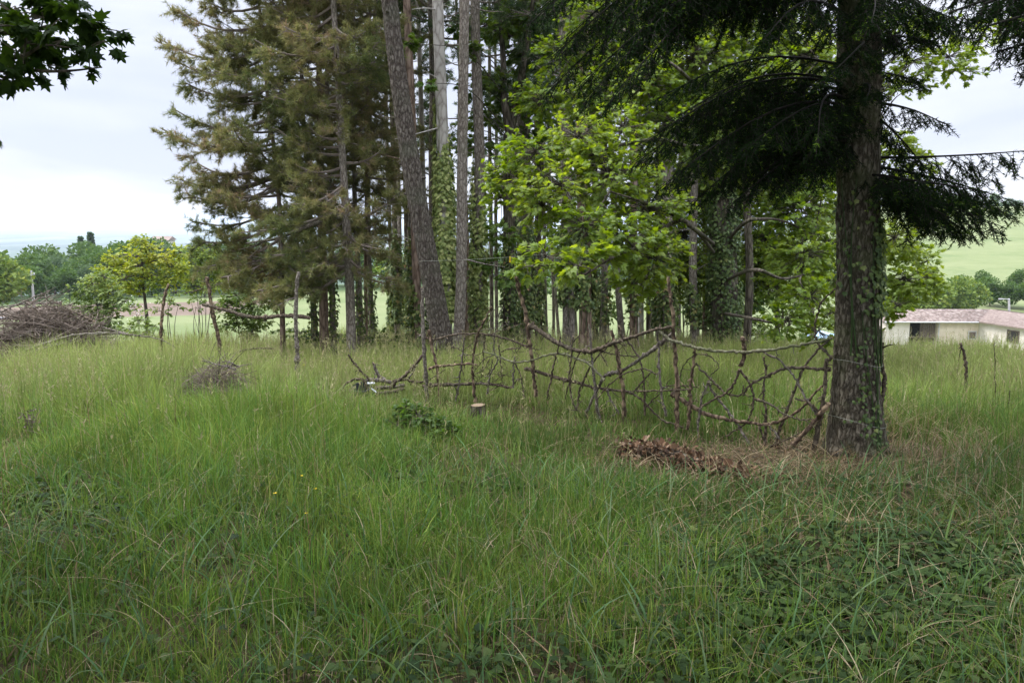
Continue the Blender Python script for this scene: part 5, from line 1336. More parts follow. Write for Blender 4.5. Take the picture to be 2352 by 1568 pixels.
gstick('dark_stick', 'short dark stick standing aslant in deep grass', 'stick', z4((1122, 1198), (1085, 1235), (1040, 1280), (965, 1350)), 7, 9, 'dark_bark', 2)
gstick('hooked_stake', 'dark stake with a crooked top standing alone past the fir', 'stake', [R6(p) for p in ((1945, 738), (1968, 795), (1980, 870), (1982, 960), (1976, 1100))], 6, 6.5, 'stick', 2)
gstick('thin_cane', 'thin tall dry stem between hooked stake and frame edge', 'stem', [R6(p) for p in ((2160, 735), (2163, 900), (2170, 1200))], 1.6, 2.0, 'stick', 0, cut=False)
gstick('thin_cane', 'short dry stem standing farthest past the hooked stake', 'stem', [R6(p) for p in ((2256, 1035), (2250, 1130), (2240, 1260))], 2.0, 2.2, 'stick', 0, cut=False)
gstick('thin_cane', 'thin slanting dry stem right beside the hooked stake', 'stem', [R6(p) for p in ((1952, 770), (1935, 860), (1918, 980))], 1.8, 2.0, 'stick', 0, cut=False)
gstick('fallen_branch', 'long pale lichened branch lying in front of the brush pile', 'branch', z4((160, 785), (300, 740), (420, 700), (560, 680), (700, 675), (830, 688), (1000, 715), (1100, 768)), 6, 2, 'stick_grey', 10, d=12.3, spur_len=(0.1, 0.5))
gstick('fallen_branch', 'short pale dead branch low before the brush pile', 'branch', z4((180, 800), (300, 765), (400, 742)), 3, 4, 'stick_grey', 4, d=12.1)

# the little wood pile with a hoop
zp = lambda *pp: [ZP(p) for p in pp]
dp = on_ground(*ZP((900, 1040)))[1]
WP = [('hoop_branch', 'bent branch arching like a hoop at the end of the wood heap', zp((640, 900), (680, 780), (760, 700), (880, 650), (980, 665), (1040, 740), (1062, 830), (1010, 920)), 3.5, 5, 'stick', 2, 0.0),
 ('log', 'split orange log end lying before the hoop', zp((555, 865), (630, 905), (700, 960), (820, 1010)), 4, 11, 'stick_red', 1, -0.15),
 ('log', 'mossy log along the top of the wood heap', zp((1030, 665), (1150, 660), (1290, 670), (1440, 700)), 6, 6, 'stick_grey', 4, 0.1),
 ('log', 'dark log at the bottom of the wood heap', zp((1140, 890), (1300, 870), (1450, 850), (1620, 800)), 6, 5, 'stick', 4, 0.0),
 ('log', 'middle grey log of the wood heap', zp((1180, 790), (1350, 780), (1500, 770), (1640, 735)), 6, 5, 'stick_grey', 4, 0.15),
 ('stick', 'thin dark stick slanting up over the hoop', zp((755, 265), (850, 390), (960, 530), (1060, 630), (1125, 685)), 3, 3.6, 'stick', 4, 0.1),
 ('stick', 'stout lichened stub rising from the middle of the wood heap', zp((1155, 395), (1190, 500), (1240, 610), (1330, 660)), 4, 7, 'stick_grey', 2, 0.2),
 ('stick', 'long dark stick slanting up from the heap to the thick fence stake', zp((1912, 288), (1800, 430), (1650, 590), (1500, 700), (1410, 800)), 4.5, 5.5, 'stick', 6, 0.05),
 ('stick', 'pale thin stick behind the long dark slanting one', zp((1840, 415), (1770, 540), (1695, 650)), 2.4, 2.4, 'stick_grey', 1, 0.3),
 ('stick', 'dark branch lying flat from wood heap to fence', zp((1450, 680), (1650, 660), (1800, 690), (1960, 690)), 3.5, 3, 'stick', 4, 0.2),
 ('stick', 'short brown twig by itself to one side of the heap', zp((195, 755), (270, 735), (350, 725)), 3, 2.6, 'stick', 2, 0.25),
 ('stick', 'thin upright broken twig crossing the short brown one', zp((370, 660), (352, 740), (400, 900)), 1.6, 1.6, 'stick', 2, 0.2)]
for (nm, lab, pts, w0, w1, mt, spn, dz) in WP:
    gstick(nm, lab, 'stick' if nm == 'stick' else ('log' if nm == 'log' else 'branch'), pts, w0 * 1.5, w1 * 1.5, mt, spn, d=dp + dz, group='wood heap beside the fence')
# dark bucket and white scraps
bp = on_ground(*ZP((980, 1040))); g = Geo()
prof = [(0.0, 0.0), (0.085, 0.0), (0.10, 0.16), (0.108, 0.165), (0.108, 0.18), (0.094, 0.178), (0.088, 0.02), (0.0, 0.015)]
a = np.arange(24) * 2 * PI / 24
V = np.concatenate([np.stack([np.cos(a) * r, np.sin(a) * r, np.full(24, z)], -1) for r, z in prof])
q = [[i * 24 + j, i * 24 + (j + 1) % 24, (i + 1) * 24 + (j + 1) % 24, (i + 1) * 24 + j] for i in range(len(prof) - 1) for j in range(24)]
rx = np.array([[1, 0, 0], [0, math.cos(0.35), -math.sin(0.35)], [0, math.sin(0.35), math.cos(0.35)]])
g.add(V @ rx.T + bp + [0, 0.05, 0.03], quads=q)
tag(g.build('bucket', M['black_plastic'], None, True, loc=bp), 'dark tub half sunk in grass under the hoop branch', 'bucket')
def scrap(label, pts, w):
    P = catmull([at(*ZP(p), dp - 0.05) for p in pts], 5); n = len(P); g = Geo()
    up = np.stack([np.zeros(n), np.full(n, 0.4), 0.9 + 0.3 * np.sin(np.arange(n) * 1.7)], -1) * w / 2
    top = np.concatenate([P - up, P + up, P - up + [0, 0.003, 0], P + up + [0, 0.003, 0]])
    q = [[i, i + 1, n + i + 1, n + i] for i in range(n - 1)] + [[2 * n + i + 1, 2 * n + i, 3 * n + i, 3 * n + i + 1] for i in range(n - 1)] + [[n + i, n + i + 1, 3 * n + i + 1, 3 * n + i] for i in range(n - 1)]
    g.add(top, quads=q)
    tag(g.build('plastic_scrap', M['white_plastic'], loc=P[0]), label, 'plastic')
scrap('crumpled white plastic scrap on top of the hoop', [(1058, 708), (1100, 712), (1130, 706), (1172, 712)], 0.018)
scrap('white plastic strip slanting below the hoop', [(1118, 795), (1160, 825), (1200, 858)], 0.018)

# string line with a yellow tag
pa = on_plane(*Z2((345, 870)), (P_lean[10][0], d, 0), (P_lean[10][0] + 1, d, 0)) ; pa = at(*Z2((345, 870)), b[1]); 
pa = at(*Z2((345, 872)), on_ground(1020, 842)[1] - 0.12); pe = at(1490, 556, 8.8)
g = Geo(); t = np.linspace(0, 1, 20)[:, None]
pl = pa * (1 - t) + pe * t + np.array([0, 0, -0.045]) * np.sin(t * PI)
tube(g, pl, [0.0012, 0.0012], 5)
tag(g.build('string_line', M['string'], loc=pa), 'thin pale line strung from the leaning trunk into the maple', 'string')
k = int(np.argmin(np.abs([(1176 + F * p[0] / p[1]) - 1174 for p in pl]))); pp = pl[k]
g = Geo()
for sx in (-1, 1):
    bx = np.array([(x, y, z) for x in (0.002, 0.009) for y in (-0.005, 0.005) for z in (-0.07, 0.012)]) * [sx, 1, 1]
    bx[[0, 2, 4, 6], 0] += sx * np.array([0, 0, 0.004, 0.004])
    g.add(bx + pp, quads=[[0, 1, 3, 2], [4, 6, 7, 5], [0, 4, 5, 1], [2, 3, 7, 6], [0, 2, 6, 4], [1, 5, 7, 3]])
tube(g, [pp + [-0.010, 0, -0.02], pp + [0.010, 0, -0.02]], [0.004, 0.004], 6)
tag(g.build('clothes_peg', M['yellow'], loc=pp), 'small yellow clothes peg hanging on the pale line', 'clothes peg')

# tree stump
bs = on_ground(1098, 968); ds_ = bs[1]
th = thing('tree_stump', 'low sawn stump with a pale top in the grass before the fence', 'stump', bs)
zt = at(1097, 930, ds_)[2]; g = Geo(); rs = 17 * ds_ / F
tube(g, [bs + [0, 0, -0.03], bs + [0, 0, 0.05], [bs[0], bs[1], zt - 0.02], [bs[0], bs[1], zt]], [rs * 1.35, rs * 1.1, rs, rs * 0.98], 22, 0.03, cap=False)
g.build('stump_bark', M['dark_bark'], th, True)
g = Geo(); a = np.arange(22) * 2 * PI / 22
g.add(np.vstack([np.stack([bs[0] + np.cos(a) * rs * 0.97, bs[1] + np.sin(a) * rs * 0.97, np.full(22, zt + 0.002) + 0.004 * np.cos(a)], -1), [[bs[0], bs[1], zt + 0.006]]]), tris=[[q, (q + 1) % 22, 22] for q in range(22)])
g.build('cut_face', M['cut_wood'], th)

# rotten log crumbled to brown shards
pA, pB = on_ground(1445, 1040), on_ground(1775, 1112)
th = thing('rotten_log', 'crumbled reddish brown rotten log lying in the grass before the fence', 'log', (pA + pB) / 2)
g = Geo()
core = catmull([pA + [0, 0, 0.02], pA * .7 + pB * .3 + [0, 0.02, 0.05], pA * .35 + pB * .65 + [0, 0, 0.02], pB + [0, 0, 0.0]], 8)
tube(g, core, [0.055, 0.05, 0.03, 0.012], 12, 0.2)
g.build('log_core', M['dark_bark'], th, True)
g = Geo(); n = 1900; t = R.beta(1.0, 1.45, n)
p = np.stack([np.interp(t, np.linspace(0, 1, len(core)), core[:, c]) for c in range(3)], -1)
hgt = 0.065 * (1 - 0.6 * t)
far_ = np.where(rnd(0, 1, n) < 0.28, 2.2, 0.85)
p = p + np.stack([R.normal(0, 0.08, n) * far_, R.normal(0, 0.07, n) * far_, rnd(-0.02, 1, n) * hgt / far_ ** 1.5], -1)
p[:, 2] = np.where(far_ > 1, ground(p[:, 0], p[:, 1]) + rnd(0.005, 0.04, n), p[:, 2])
pal = np.array([(0.125, 0.07, 0.04), (0.18, 0.112, 0.066), (0.06, 0.036, 0.024), (0.24, 0.17, 0.11)])
place(g, LEAF[0] * [1.1, 1, 1.5], LEAF[1], p, rdir(n), rdir(n), rnd(0.012, 0.05, n) * (1 + (rnd(0, 1, n) < 0.06)), pal[R.integers(0, 4, n)])
g.build('bark_shards', M['litter'], th)

# heaps of dead twigs
def heap(name, label, c, size, n, mat, rtw=(0.002, 0.006), Ls=(0.2, 0.7), cat='brush pile', big=6):
    th = thing(name, label, cat, c)
    g = Geo()
    th_ = rnd(0, 2 * PI, n); rr = np.sqrt(rnd(0, 1, n)); z = rnd(0, 1, n) ** 0.8 * (1 - rr ** 2)
    p = np.stack([c[0] + np.cos(th_) * rr * size[0], c[1] + np.sin(th_) * rr * size[1], c[2] + z * size[2]], -1)
    a = rnd(0, 2 * PI, n); L = rnd(*Ls, n)
    d = unit(np.stack([np.cos(a) * 1.0, np.sin(a) * 0.8, R.normal(0.05, 0.45, n)], -1))
    mid = p + R.normal(0, 0.05, p.shape) * L[:, None]
    e0, e1 = mid - d * L[:, None] / 2, mid + d * L[:, None] / 2 + R.normal(0, 0.1, p.shape) * L[:, None]
    for e in (e0, e1):
        e[:, 2] = np.maximum(e[:, 2], ground(e[:, 0], e[:, 1]) + 0.02)
    r0 = rnd(*rtw, n)
    prisms(g, e0, mid, r0 * 0.8, r0); prisms(g, mid, e1, r0, r0 * 0.4)
    g.build('twigs', mat, th)
    for q in range(big):
        g = Geo(); a = rnd(0, 2 * PI); L = rnd(0.8, 1.6) * size[0]
        p0 = c + np.array([R.normal(0, size[0] * 0.4), R.normal(0, size[1] * 0.4), rnd(0.45, 0.95) * size[2]])
        dd = np.array([math.cos(a), math.sin(a) * 0.6, R.normal(0.05, 0.18)])
        pts = catmull([p0 - dd * L * 0.4, p0 + [0, 0, 0.04], p0 + dd * L * 0.4 + [0, 0, rnd(-0.1, 0.1)]], 5)
        pts[:, 2] = np.maximum(pts[:, 2], ground(pts[:, 0], pts[:, 1]) + 0.03)
        stick(g, pts, rtw[1] * 4.5, rtw[1] * 1.6, 0.1, 7, spur_len=(0.08, 0.35))
        g.build('branch', [M['stick_grey'] if q % 2 else M['stick'], M['cut_wood']], th, True)
    return th
cb = at(105, 790, 13.6); KB = 13.6 / F; cb[2] = gz(cb[0], cb[1]); PH = at(105, 700, 13.6)[2] - cb[2]
heap('brush_pile', 'big tangled pile of dry brown brush at the edge of the meadow', cb, (165 * KB, 130 * KB, PH), 4200, M['brush'], (0.003, 0.010), (0.25, 1.1), big=18)
pk = cb + np.array([0.25, 0.1, 0.7])
ch = on_ground(500, 935)
heap('twig_heap', 'low heap of dead twigs sunk in the tall grass', ch + [0, 0, 0.10], (0.42, 0.30, 0.40), 950, M['brush'], (0.0015, 0.004), (0.12, 0.45), big=4)
cw = on_ground(800, 918)
heap('twig_heap', 'scrappy twigs tangled round the hoop branch', cw + [-0.05, 0, 0], (0.30, 0.18, 0.12), 220, M['brush'], (0.0015, 0.004), (0.1, 0.35), big=1)

# ------------------------------------------------------------------ shrubs, young trees, flowers
def shrub(name, label, cat, clumps, leaf, mat, dens, foot, tone=(0, 1), tmpl=LEAF, stem=0.012, group=None, stem_mat='dark_bark', trunk=None, flowers=None, clear=0.0):
    d = clumps[0][3]
    b = at(foot[0], foot[1], foot[2] if len(foot) > 2 else d); b[2] = gz(b[0], b[1])
    th = thing(name, label, cat, b, group)
    gl, gw = Geo(), Geo()
    if trunk:
        pth = catmull([b] + [at(*t) for t in trunk], 5); tube(gw, pth, [stem * 2.2, stem * 1.4, stem * 0.6], 8, 0.06)
        rt = lambda c: pth[np.argmin(np.linalg.norm(pth - c, axis=1) + (pth[:, 2] < b[2] + clear) * 10)]
    else:
        rt = lambda c: b + np.array([R.normal(0, 0.06), R.normal(0, 0.06), 0])
    px_clumps(gl, gw, clumps, leaf, tmpl, dens, tone, rt, 0.55, stem)
    gw.build('trunk' if trunk else 'stems', M[stem_mat], th); gl.build('crown' if trunk else 'foliage', M[mat], th)
    if flowers:
        g = Geo(); 
        for (x, y, rp, dd) in clumps[:flowers]:
            c = at(x, y, dd); n = 50; p = c + R.normal(0, rp / F * dd * 0.6, (n, 3))
            place(g, *CARD, p, rdir(n), rdir(n), 0.03, 0.5)
        g.build('blossom', M['blossom'], th)
    return th

shrub('robinia', 'slender yellow green tree between brush pile and pines', 'tree',
  [(330, 570, 34, 24), (290, 590, 36, 24.5), (370, 590, 38, 24), (250, 615, 34, 24), (320, 610, 40, 24), (400, 610, 36, 24), (285, 640, 36, 23.5), (350, 640, 36, 24), (225, 640, 26, 24), (395, 640, 30, 24), (325, 552, 22, 24), (260, 592, 22, 24), (415, 580, 24, 24.5), (240, 660, 24, 23.5), (310, 660, 26, 24)],
  0.10, 'robinia', 1.5, (338, 785, 24), (0.1, 1), trunk=[(338, 740, 24), (332, 680, 24), (328, 640, 24), (325, 580, 24)], stem=0.032)
shrub('young_oak', 'bushy mid green young tree behind the brush pile', 'bush',
  [(215, 650, 34, 21), (250, 670, 32, 21), (185, 670, 28, 21), (240, 635, 26, 21), (160, 700, 24, 21), (290, 690, 26, 21), (225, 700, 36, 21), (265, 705, 30, 21), (195, 720, 34, 21), (250, 735, 32, 21), (215, 755, 34, 21), (270, 765, 28, 21)], 0.085, 'bush', 1.5, (228, 800, 21))
shrub('blossoming_bush', 'loose bush flecked with whitish blossom beside the slender yellow tree', 'bush',
  [(320, 735, 30, 19), (300, 755, 30, 19), (345, 770, 26, 19), (310, 705, 22, 19), (360, 750, 24, 19)], 0.09, 'bush', 0.9, (322, 800, 19), (0.3, 1), flowers=4)
shrub('sapling', 'thin sapling with small leafy top near the thin wavy stake', 'sapling', [(385, 690, 26, 18), (400, 670, 18, 18), (370, 715, 20, 18), (410, 700, 16, 18)], 0.08, 'bush', 0.8, (395, 790, 18), (0.2, 0.9))
shrub('sapling', 'very thin sapling with a tuft of leaves before the light field', 'sapling', [(457, 690, 20, 18), (465, 670, 15, 18), (450, 705, 14, 18)], 0.08, 'bush', 0.7, (456, 785, 18), (0.2, 0.9))
shrub('bush', 'fresh green bush under the pine boughs behind the high rail', 'bush', [(545, 680, 38, 19), (580, 700, 36, 19), (520, 705, 34, 19), (555, 730, 36, 19), (600, 735, 30, 19), (520, 745, 30, 19), (580, 760, 30, 19), (625, 700, 26, 19.5), (610, 670, 26, 19.5)], 0.075, 'far_light', 1.5, (560, 790, 19), (0.0, 0.9))
shrub('bush', 'pale green tall bush between yellow tree and pines', 'bush', [(440, 590, 32, 30), (470, 575, 34, 30), (430, 625, 30, 30), (475, 620, 36, 30), (510, 600, 32, 30), (450, 655, 30, 30), (500, 650, 30, 30)], 0.11, 'far_light', 1.6, (465, 745, 30), (0.3, 1))
shrub('bush', 'low dark bramble tangle at the foot of the edge pines', 'bush', [(690, 765, 26, 15.5), (650, 760, 26, 16), (720, 778, 22, 15), (870, 775, 24, 15), (905, 780, 24, 15), (940, 785, 24, 14.5), (845, 785, 20, 14.5), (780, 775, 20, 16)], 0.07, 'understory', 0.9, (780, 800, 15), (0, 0.8))
shrub('bush', 'yellow green bush far behind the slim ivied pines', 'bush', [(895, 600, 34, 36), (925, 630, 34, 36), (880, 640, 30, 36), (950, 600, 28, 36), (910, 660, 30, 36)], 0.22, 'far_light', 1.0, (910, 720, 36), (0.1, 1))
shrub('bush', 'green bush far behind the forked maple and ivy columns', 'bush', [(1130, 640, 40, 40), (1230, 640, 40, 40), (1180, 600, 40, 40), (1270, 660, 36, 40), (1090, 660, 30, 40), (1050, 640, 30, 40)], 0.24, 'far_leaves', 1.0, (1180, 720, 40), (0.4, 1))
shrub('bush', 'leafy understory bush beneath the maple beside the field gap', 'bush', [(1420, 690, 32, 21), (1400, 720, 26, 21), (1445, 730, 28, 21), (1465, 690, 28, 21), (1500, 700, 34, 21), (1425, 650, 30, 21), (1480, 650, 34, 21)], 0.10, 'understory', 0.9, (1440, 765, 21), (0.2, 1))
shrub('bush', 'dark understory bush behind the tallest fence stake', 'bush', [(1560, 660, 45, 20), (1600, 620, 45, 20), (1560, 600, 45, 20), (1580, 710, 40, 20), (1550, 560, 40, 20), (1540, 740, 26, 19), (1600, 740, 26, 19)], 0.11, 'understory', 0.9, (1575, 770, 20), (0, 0.7))
shrub('bush', 'dark conifer like bush in the shade between ivy maple and fir', 'bush', [(1760, 600, 55, 19), (1830, 580, 55, 19), (1780, 660, 55, 19), (1850, 650, 50, 19), (1740, 540, 50, 19), (1880, 520, 50, 19), (1820, 710, 45, 18), (1730, 690, 40, 18)], 0.12, 'understory', 0.9, (1800, 775, 19), (0, 0.5))
# bramble in the grass
cbm = on_ground(960, 1010)
shrub('bramble', 'leafy dark green bramble clump low in the meadow grass', 'bramble', [(960, 960, 44, cbm[1]), (910, 975, 42, cbm[1]), (1005, 980, 40, cbm[1]), (930, 940, 34, cbm[1] + .15), (985, 1000, 40, cbm[1] - .15), (895, 1005, 38, cbm[1] - .15), (1040, 990, 32, cbm[1]), (945, 1015, 36, cbm[1] - .2)], 0.04, 'understory', 0.9, (960, 1030, cbm[1]), (0, 0.6), MAPLE, stem=0.004)
# yellow flowers
for q, (x, y, lab) in enumerate([(694, 1092, 'upper one of two yellow flowers close together in the deep grass'), (724, 1122, 'lower one of two yellow flowers close together in the deep grass'), (632, 1132, 'small yellow flower by itself near the two close ones'), (703, 1178, 'tiny yellow flower lowest in the deep grass'), (698, 838, 'yellow flower out in the bright grass beyond the stakes')]):
    gr = on_ground(x, y + 60); dd = gr[1]; tp = at(x, y, dd)
    th = thing('yellow_flower', lab, 'flower', (tp[0], tp[1], gz(tp[0], tp[1])), 'yellow meadow flowers')
    g = Geo(); tube(g, [np.array([tp[0], tp[1], gz(tp[0], tp[1])]), tp + [0.01, 0, -0.1], tp], [0.0018, 0.0014], 5, tint=0.4); g.build('stem', M['stick_green'], th)
    g = Geo(); a = np.arange(9) * 2 * PI / 9 + rnd(0, 1)
    place(g, *LEAF, np.repeat(tp[None], 9, 0), np.stack([np.cos(a), np.sin(a), np.full(9, 0.35)], -1), np.repeat([[0, 0, 1.0]], 9, 0), 0.011)
    g.build('petals', M['petal'], th)
# dead weed
pw = on_ground(75, 1005)
th = thing('dead_weed', 'withered brown weed drooping in the shaded grass', 'weed', pw)
g = Geo()
for q in range(9):
    a = rnd(0, 6.28); e = pw + np.array([math.cos(a) * 0.1, math.sin(a) * 0.1, rnd(0.10, 0.25)])
    tube(g, catmull([pw, pw + [0, 0, 0.2] + (e - pw) * [0.5, 0.5, 0], e], 4), [0.004, 0.0015], 5)
n = 40; place(g, *LEAF, pw + np.stack([R.normal(0, 0.05, n), R.normal(0, 0.05, n), rnd(0.1, 0.27, n)], -1), unit(R.normal(size=(n, 3)) - [0, 0, 0.8]), rdir(n), 0.03)
g.build('stems', M['brush'], th)

# ------------------------------------------------------------------ far trees
def far_tree_meshes(h, w, n, mat, card, seed, cone=False):
    gl, gt = Geo(), Geo()
    lobes = 9 if not cone else 1
    for q in range(lobes):
        if cone:
            z = rnd(0.08, 1, n) ** 0.9; rr = (1 - z) ** 0.8 * w * 0.5 * rnd(0.5, 1.05, n); a = rnd(0, 6.28, n)
            p = np.stack([np.cos(a) * rr, np.sin(a) * rr, z * h], -1); out = unit(np.stack([np.cos(a), np.sin(a), np.full(n, -0.1)], -1))
        else:
            m = n // lobes; a = q * 2.4; c = np.array([math.cos(a) * w * 0.24, math.sin(a) * w * 0.24, h * (0.24 + 0.58 * ((q * 0.37) % 1))]) if q else np.array([0, 0, h * 0.76])
            dd = rdir(m); rad = rnd(0.3, 1, m) ** 0.45; p = c + dd * rad[:, None] * [w * 0.29, w * 0.29, h * 0.22]; out = dd
        m = len(p)
        place(gl, *CARD, p, unit(out + R.normal(0, 0.5, (m, 3)) - [0, 0, 0.2]), unit(R.normal(0, 0.6, (m, 3)) + [0, 0, 0.7] + out * 0.4), card * rnd(0.6, 1.3, m), np.clip(R.normal(0.45, 0.22, m) + R.normal(0, 0.1), 0, 1))
    tube(gt, [(0, 0, -0.3), (0.05, 0, h * 0.3), (0, 0.05, h * 0.7)], [0.022 * h, 0.016 * h, 0.006 * h], 8)
    for q in range(5):
        a = q * 1.3; tube(gt, [(0, 0, h * 0.3), (math.cos(a) * w * 0.15, math.sin(a) * w * 0.15, h * 0.5), (math.cos(a) * w * 0.26, math.sin(a) * w * 0.26, h * 0.66)], [0.009 * h, 0.003 * h], 5)
    o1 = gl.build('crown', M[mat]); o2 = gt.build('trunk', M['dark_bark'])
    r = (o1.data, o2.data); bpy.data.objects.remove(o1); bpy.data.objects.remove(o2)
    return r
FT = [far_tree_meshes(9, 8, 2600, 'far_leaves', 0.55, 1), far_tree_meshes(9, 7.4, 2600, 'far_leaves', 0.55, 2), far_tree_meshes(9, 8.4, 2600, 'far_bluish', 0.55, 3)]
FL = [far_tree_meshes(6, 5.4, 2200, 'far_light', 0.4, 4), far_tree_meshes(6, 5.8, 2200, 'far_light', 0.4, 5)]
FCone = far_tree_meshes(11, 2.6, 1500, 'far_bluish', 0.5, 6, True)
def far_tree(name, label, x, y, d, h, pair, base_h, group):
    p = at(x, y, d); p[2] = gz(p[0], p[1])
    th = thing(name, label, 'tree', p, group)
    s = h / base_h; rz = rnd(0, 6.28)
    for nm, me in (('crown', pair[0]), ('trunk', pair[1])):
        o = bpy.data.objects.new(nm, me); o.parent = th; o.scale = (s * rnd(0.9, 1.1), s * rnd(0.9, 1.1), s); o.rotation_euler = (0, 0, rz); COL.objects.link(o)
    return th
gp = 'trees of the wood beyond the ploughed strip'
rowsL = [(128, 0.0, 6.5), (140, 0.5, 7.5), (155, 0.2, 9), (172, 0.7, 10), (195, 0.4, 11)]
for (dist, ph, hh) in rowsL:
    step = 5.2 / dist * F
    x = -60 + ph * step
    while x < 620:
        if not (dist < 150 and x > 500):
            far_tree('woodland_tree', 'dark green rounded tree in the wood beyond the ploughed strip', x + R.normal(0, step * 0.2), 660, dist + R.normal(0, 4), hh * rnd(0.75, 1.15), FT[R.integers(0, 3)], 9, gp)
        x += step
for q, (x, d, h, lab) in enumerate([(193, 210, 15.5, 'shorter of two dark pointed trees above the wood'), (216, 205, 16.0, 'taller of two dark pointed trees above the wood')]):
    far_tree('conifer', lab, x, 640, d, h, FCone, 11, None)
far_tree('light_tree', 'yellow green round tree at the frame edge below the wood', -5, 680, 95, 7.5, FL[0], 6, None)
# centre, beyond the field behind the grove
for q in range(26):
    x = 520 + q * 54; far_tree('woodland_tree', 'tree of the hazy wood seen in gaps behind the grove', x + R.normal(0, 12), 650, 150 + R.normal(0, 12), rnd(6, 9), FT[R.integers(0, 3)], 9, 'trees seen in gaps behind the grove')
# right, behind the farm
rr_ = [(2040, 104, 5.0, FL, 'light green tree half hidden behind the ivy maple leaves by the farm'), (2085, 108, 5.6, FL, 'light green round tree behind the middle of the old roof'), (2140, 106, 6.0, FL, 'brightest yellow green tree behind the old roof'), (2190, 108, 6.0, FL, 'yellow green tree behind the hip of the barn roof'), (2225, 112, 5.4, FL, 'small light green tree behind the roof corner'),
       (2275, 118, 4.3, FT, 'dark green tree behind the lamp post'), (2320, 116, 3.9, FT, 'dark round tree next to the lamp post'), (2365, 114, 4.3, FT, 'dark tree at the frame edge behind the farm'), (2200, 126, 3.4, FT, 'dark tree rising behind the light ones by the farm'), (2250, 128, 3.6, FT, 'bluish dark tree farther up behind the farm'), (2335, 130, 3.4, FT, 'dark tree farthest up the slope behind the farm')]
for (x, d, h, fam, lab) in rr_:
    far_tree('farm_tree', lab, x, 680, d, h, fam[R.integers(0, 2)], 6 if fam is FL else 9, 'trees behind the farmhouse')
for q in range(16):
    far_tree('hedge_bush', 'small dark bush of the thin hedge across the hill field', 2130 + q * 17 + R.normal(0, 4), 548, 290 - q * 1.5, rnd(1.2, 2.4), FT[R.integers(0, 3)], 9, 'hedge across the hill field')
for q in range(12):
    far_tree('hilltop_tree', 'hazy tree along the crest of the hill field', 2190 + q * 20 + R.normal(0, 6), 490, 440 + R.normal(0, 12), rnd(5, 9), FT[R.integers(0, 3)], 9, 'trees on the hill crest')

# ------------------------------------------------------------------ poles
def box(g, c, s, mat=0, rot=0.0):
    x, y, z = np.array(s) / 2
    V = np.array([(a, b_, cc) for a in (-x, x) for b_ in (-y, y) for cc in (-z, z)])
    ca, sa = math.cos(rot), math.sin(rot)
    V = V @ np.array([[ca, sa, 0], [-sa, ca, 0], [0, 0, 1]]) + np.asarray(c, float)
    g.add(V, quads=[[0, 1, 3, 2], [4, 6, 7, 5], [0, 4, 5, 1], [2, 3, 7, 6], [0, 2, 6, 4], [1, 5, 7, 3]], mat=mat)
pd_ = 100.0; p = at(76, 676, pd_); p[2] = gz(p[0], p[1]); tpz = at(72, 622, pd_)
th = thing('utility_pole', 'pale concrete utility pole standing before the dark wood', 'pole', p)
g = Geo(); tube(g, [p, (p + tpz) / 2, tpz], [0.17, 0.13, 0.10], 10); g.build('pole', M['concrete'], th, True)
g = Geo(); box(g, tpz + [0, 0, -0.45], (0.75, 0.1, 0.1)); g.build('crossarm', M['concrete'], th)
g = Geo()
for s in (-0.32, 0.32): tube(g, [tpz + [s, 0, -0.40], tpz + [s, 0, -0.2]], [0.05, 0.035], 8)
g.build('insulator', M['white_plastic'], th)
pd_ = 96.0; p = at(2318, 790, pd_); p[2] = gz(p[0], p[1]); tpz = at(2317, 686, pd_)
th = thing('street_lamp', 'grey lamp post rising behind the pinkish farm roof', 'street lamp', p)
g = Geo(); tube(g, [p, (p + tpz) / 2, tpz], [0.16, 0.14, 0.12], 10); g.build('pole', M['concrete'], th, True)
g = Geo(); tube(g, [tpz + [0, 0, -0.12], tpz + [-0.4, 0, -0.02], tpz + [-0.75, 0, -0.02]], [0.04, 0.035], 8); box(g, tpz + [-0.95, 0, -0.03], (0.5, 0.22, 0.12)); g.build('lamp_head', M['zinc'], th)

# ------------------------------------------------------------------ farmhouse
DH = 90.0
def HP(zx, zy, d=DH): return at(*R6((zx, zy)), d)
o0 = HP(1775, 700); o0[2] = gz(o0[0], o0[1]) - 0.3
farm = thing('farmhouse', 'long cream farm building with clay tile roofs and an open barn bay', 'farmhouse', o0)
xl, xm, xr = HP(1482, 600)[0], HP(2066, 600)[0], HP(2346, 640)[0] + 4.0
ze = HP(1775, 602)[2]; zr = HP(1775, 528, DH + 3.2)[2]; zb = o0[2]
bx0, bx1 = HP(1632, 600)[0], HP(1808, 600)[0]
def wallp(name, pts, th_, mat):        # wall prism: footprint quad pts (x,y)x4, z0..z1
    g = Geo(); (fp, z0, z1) = pts
    V = [(x, y, z) for z in (z0, z1) for x, y in fp]
    g.add(V, quads=[[0, 1, 5, 4], [1, 2, 6, 5], [2, 3, 7, 6], [3, 0, 4, 7], [4, 5, 6, 7], [3, 2, 1, 0]])
    return g.build(name, mat, farm)
wallp('wall', ([(xl, DH), (bx0, DH), (bx0, DH + 6.4), (xl, DH + 6.4)], zb, ze), 0, M['wall_white'])
wallp('wall', ([(bx1, DH + 0.02), (xm, DH + 0.02), (xm, DH + 6.4), (bx1, DH + 6.4)], zb, ze), 0, M['wall'])
wallp('wall', ([(bx0, DH + 3.0), (bx1, DH + 3.0), (bx1, DH + 6.3), (bx0, DH + 6.3)], zb, ze), 0, M['wood_shaded'])  # back wall of the open bay, its shade painted in as near-black
g = Geo()
wb = bx1 - bx0
for q in range(7): box(g, (bx0 + wb * (0.48 + 0.08 * q), DH + 0.5, ze - 1.0), (wb * 0.065, 0.05, 1.7))
box(g, ((bx0 + bx1) / 2, DH + 0.42, ze - 1.9), (wb * 0.98, 0.12, 0.16))
g.build('barn_boards', M['wood_board'], farm)
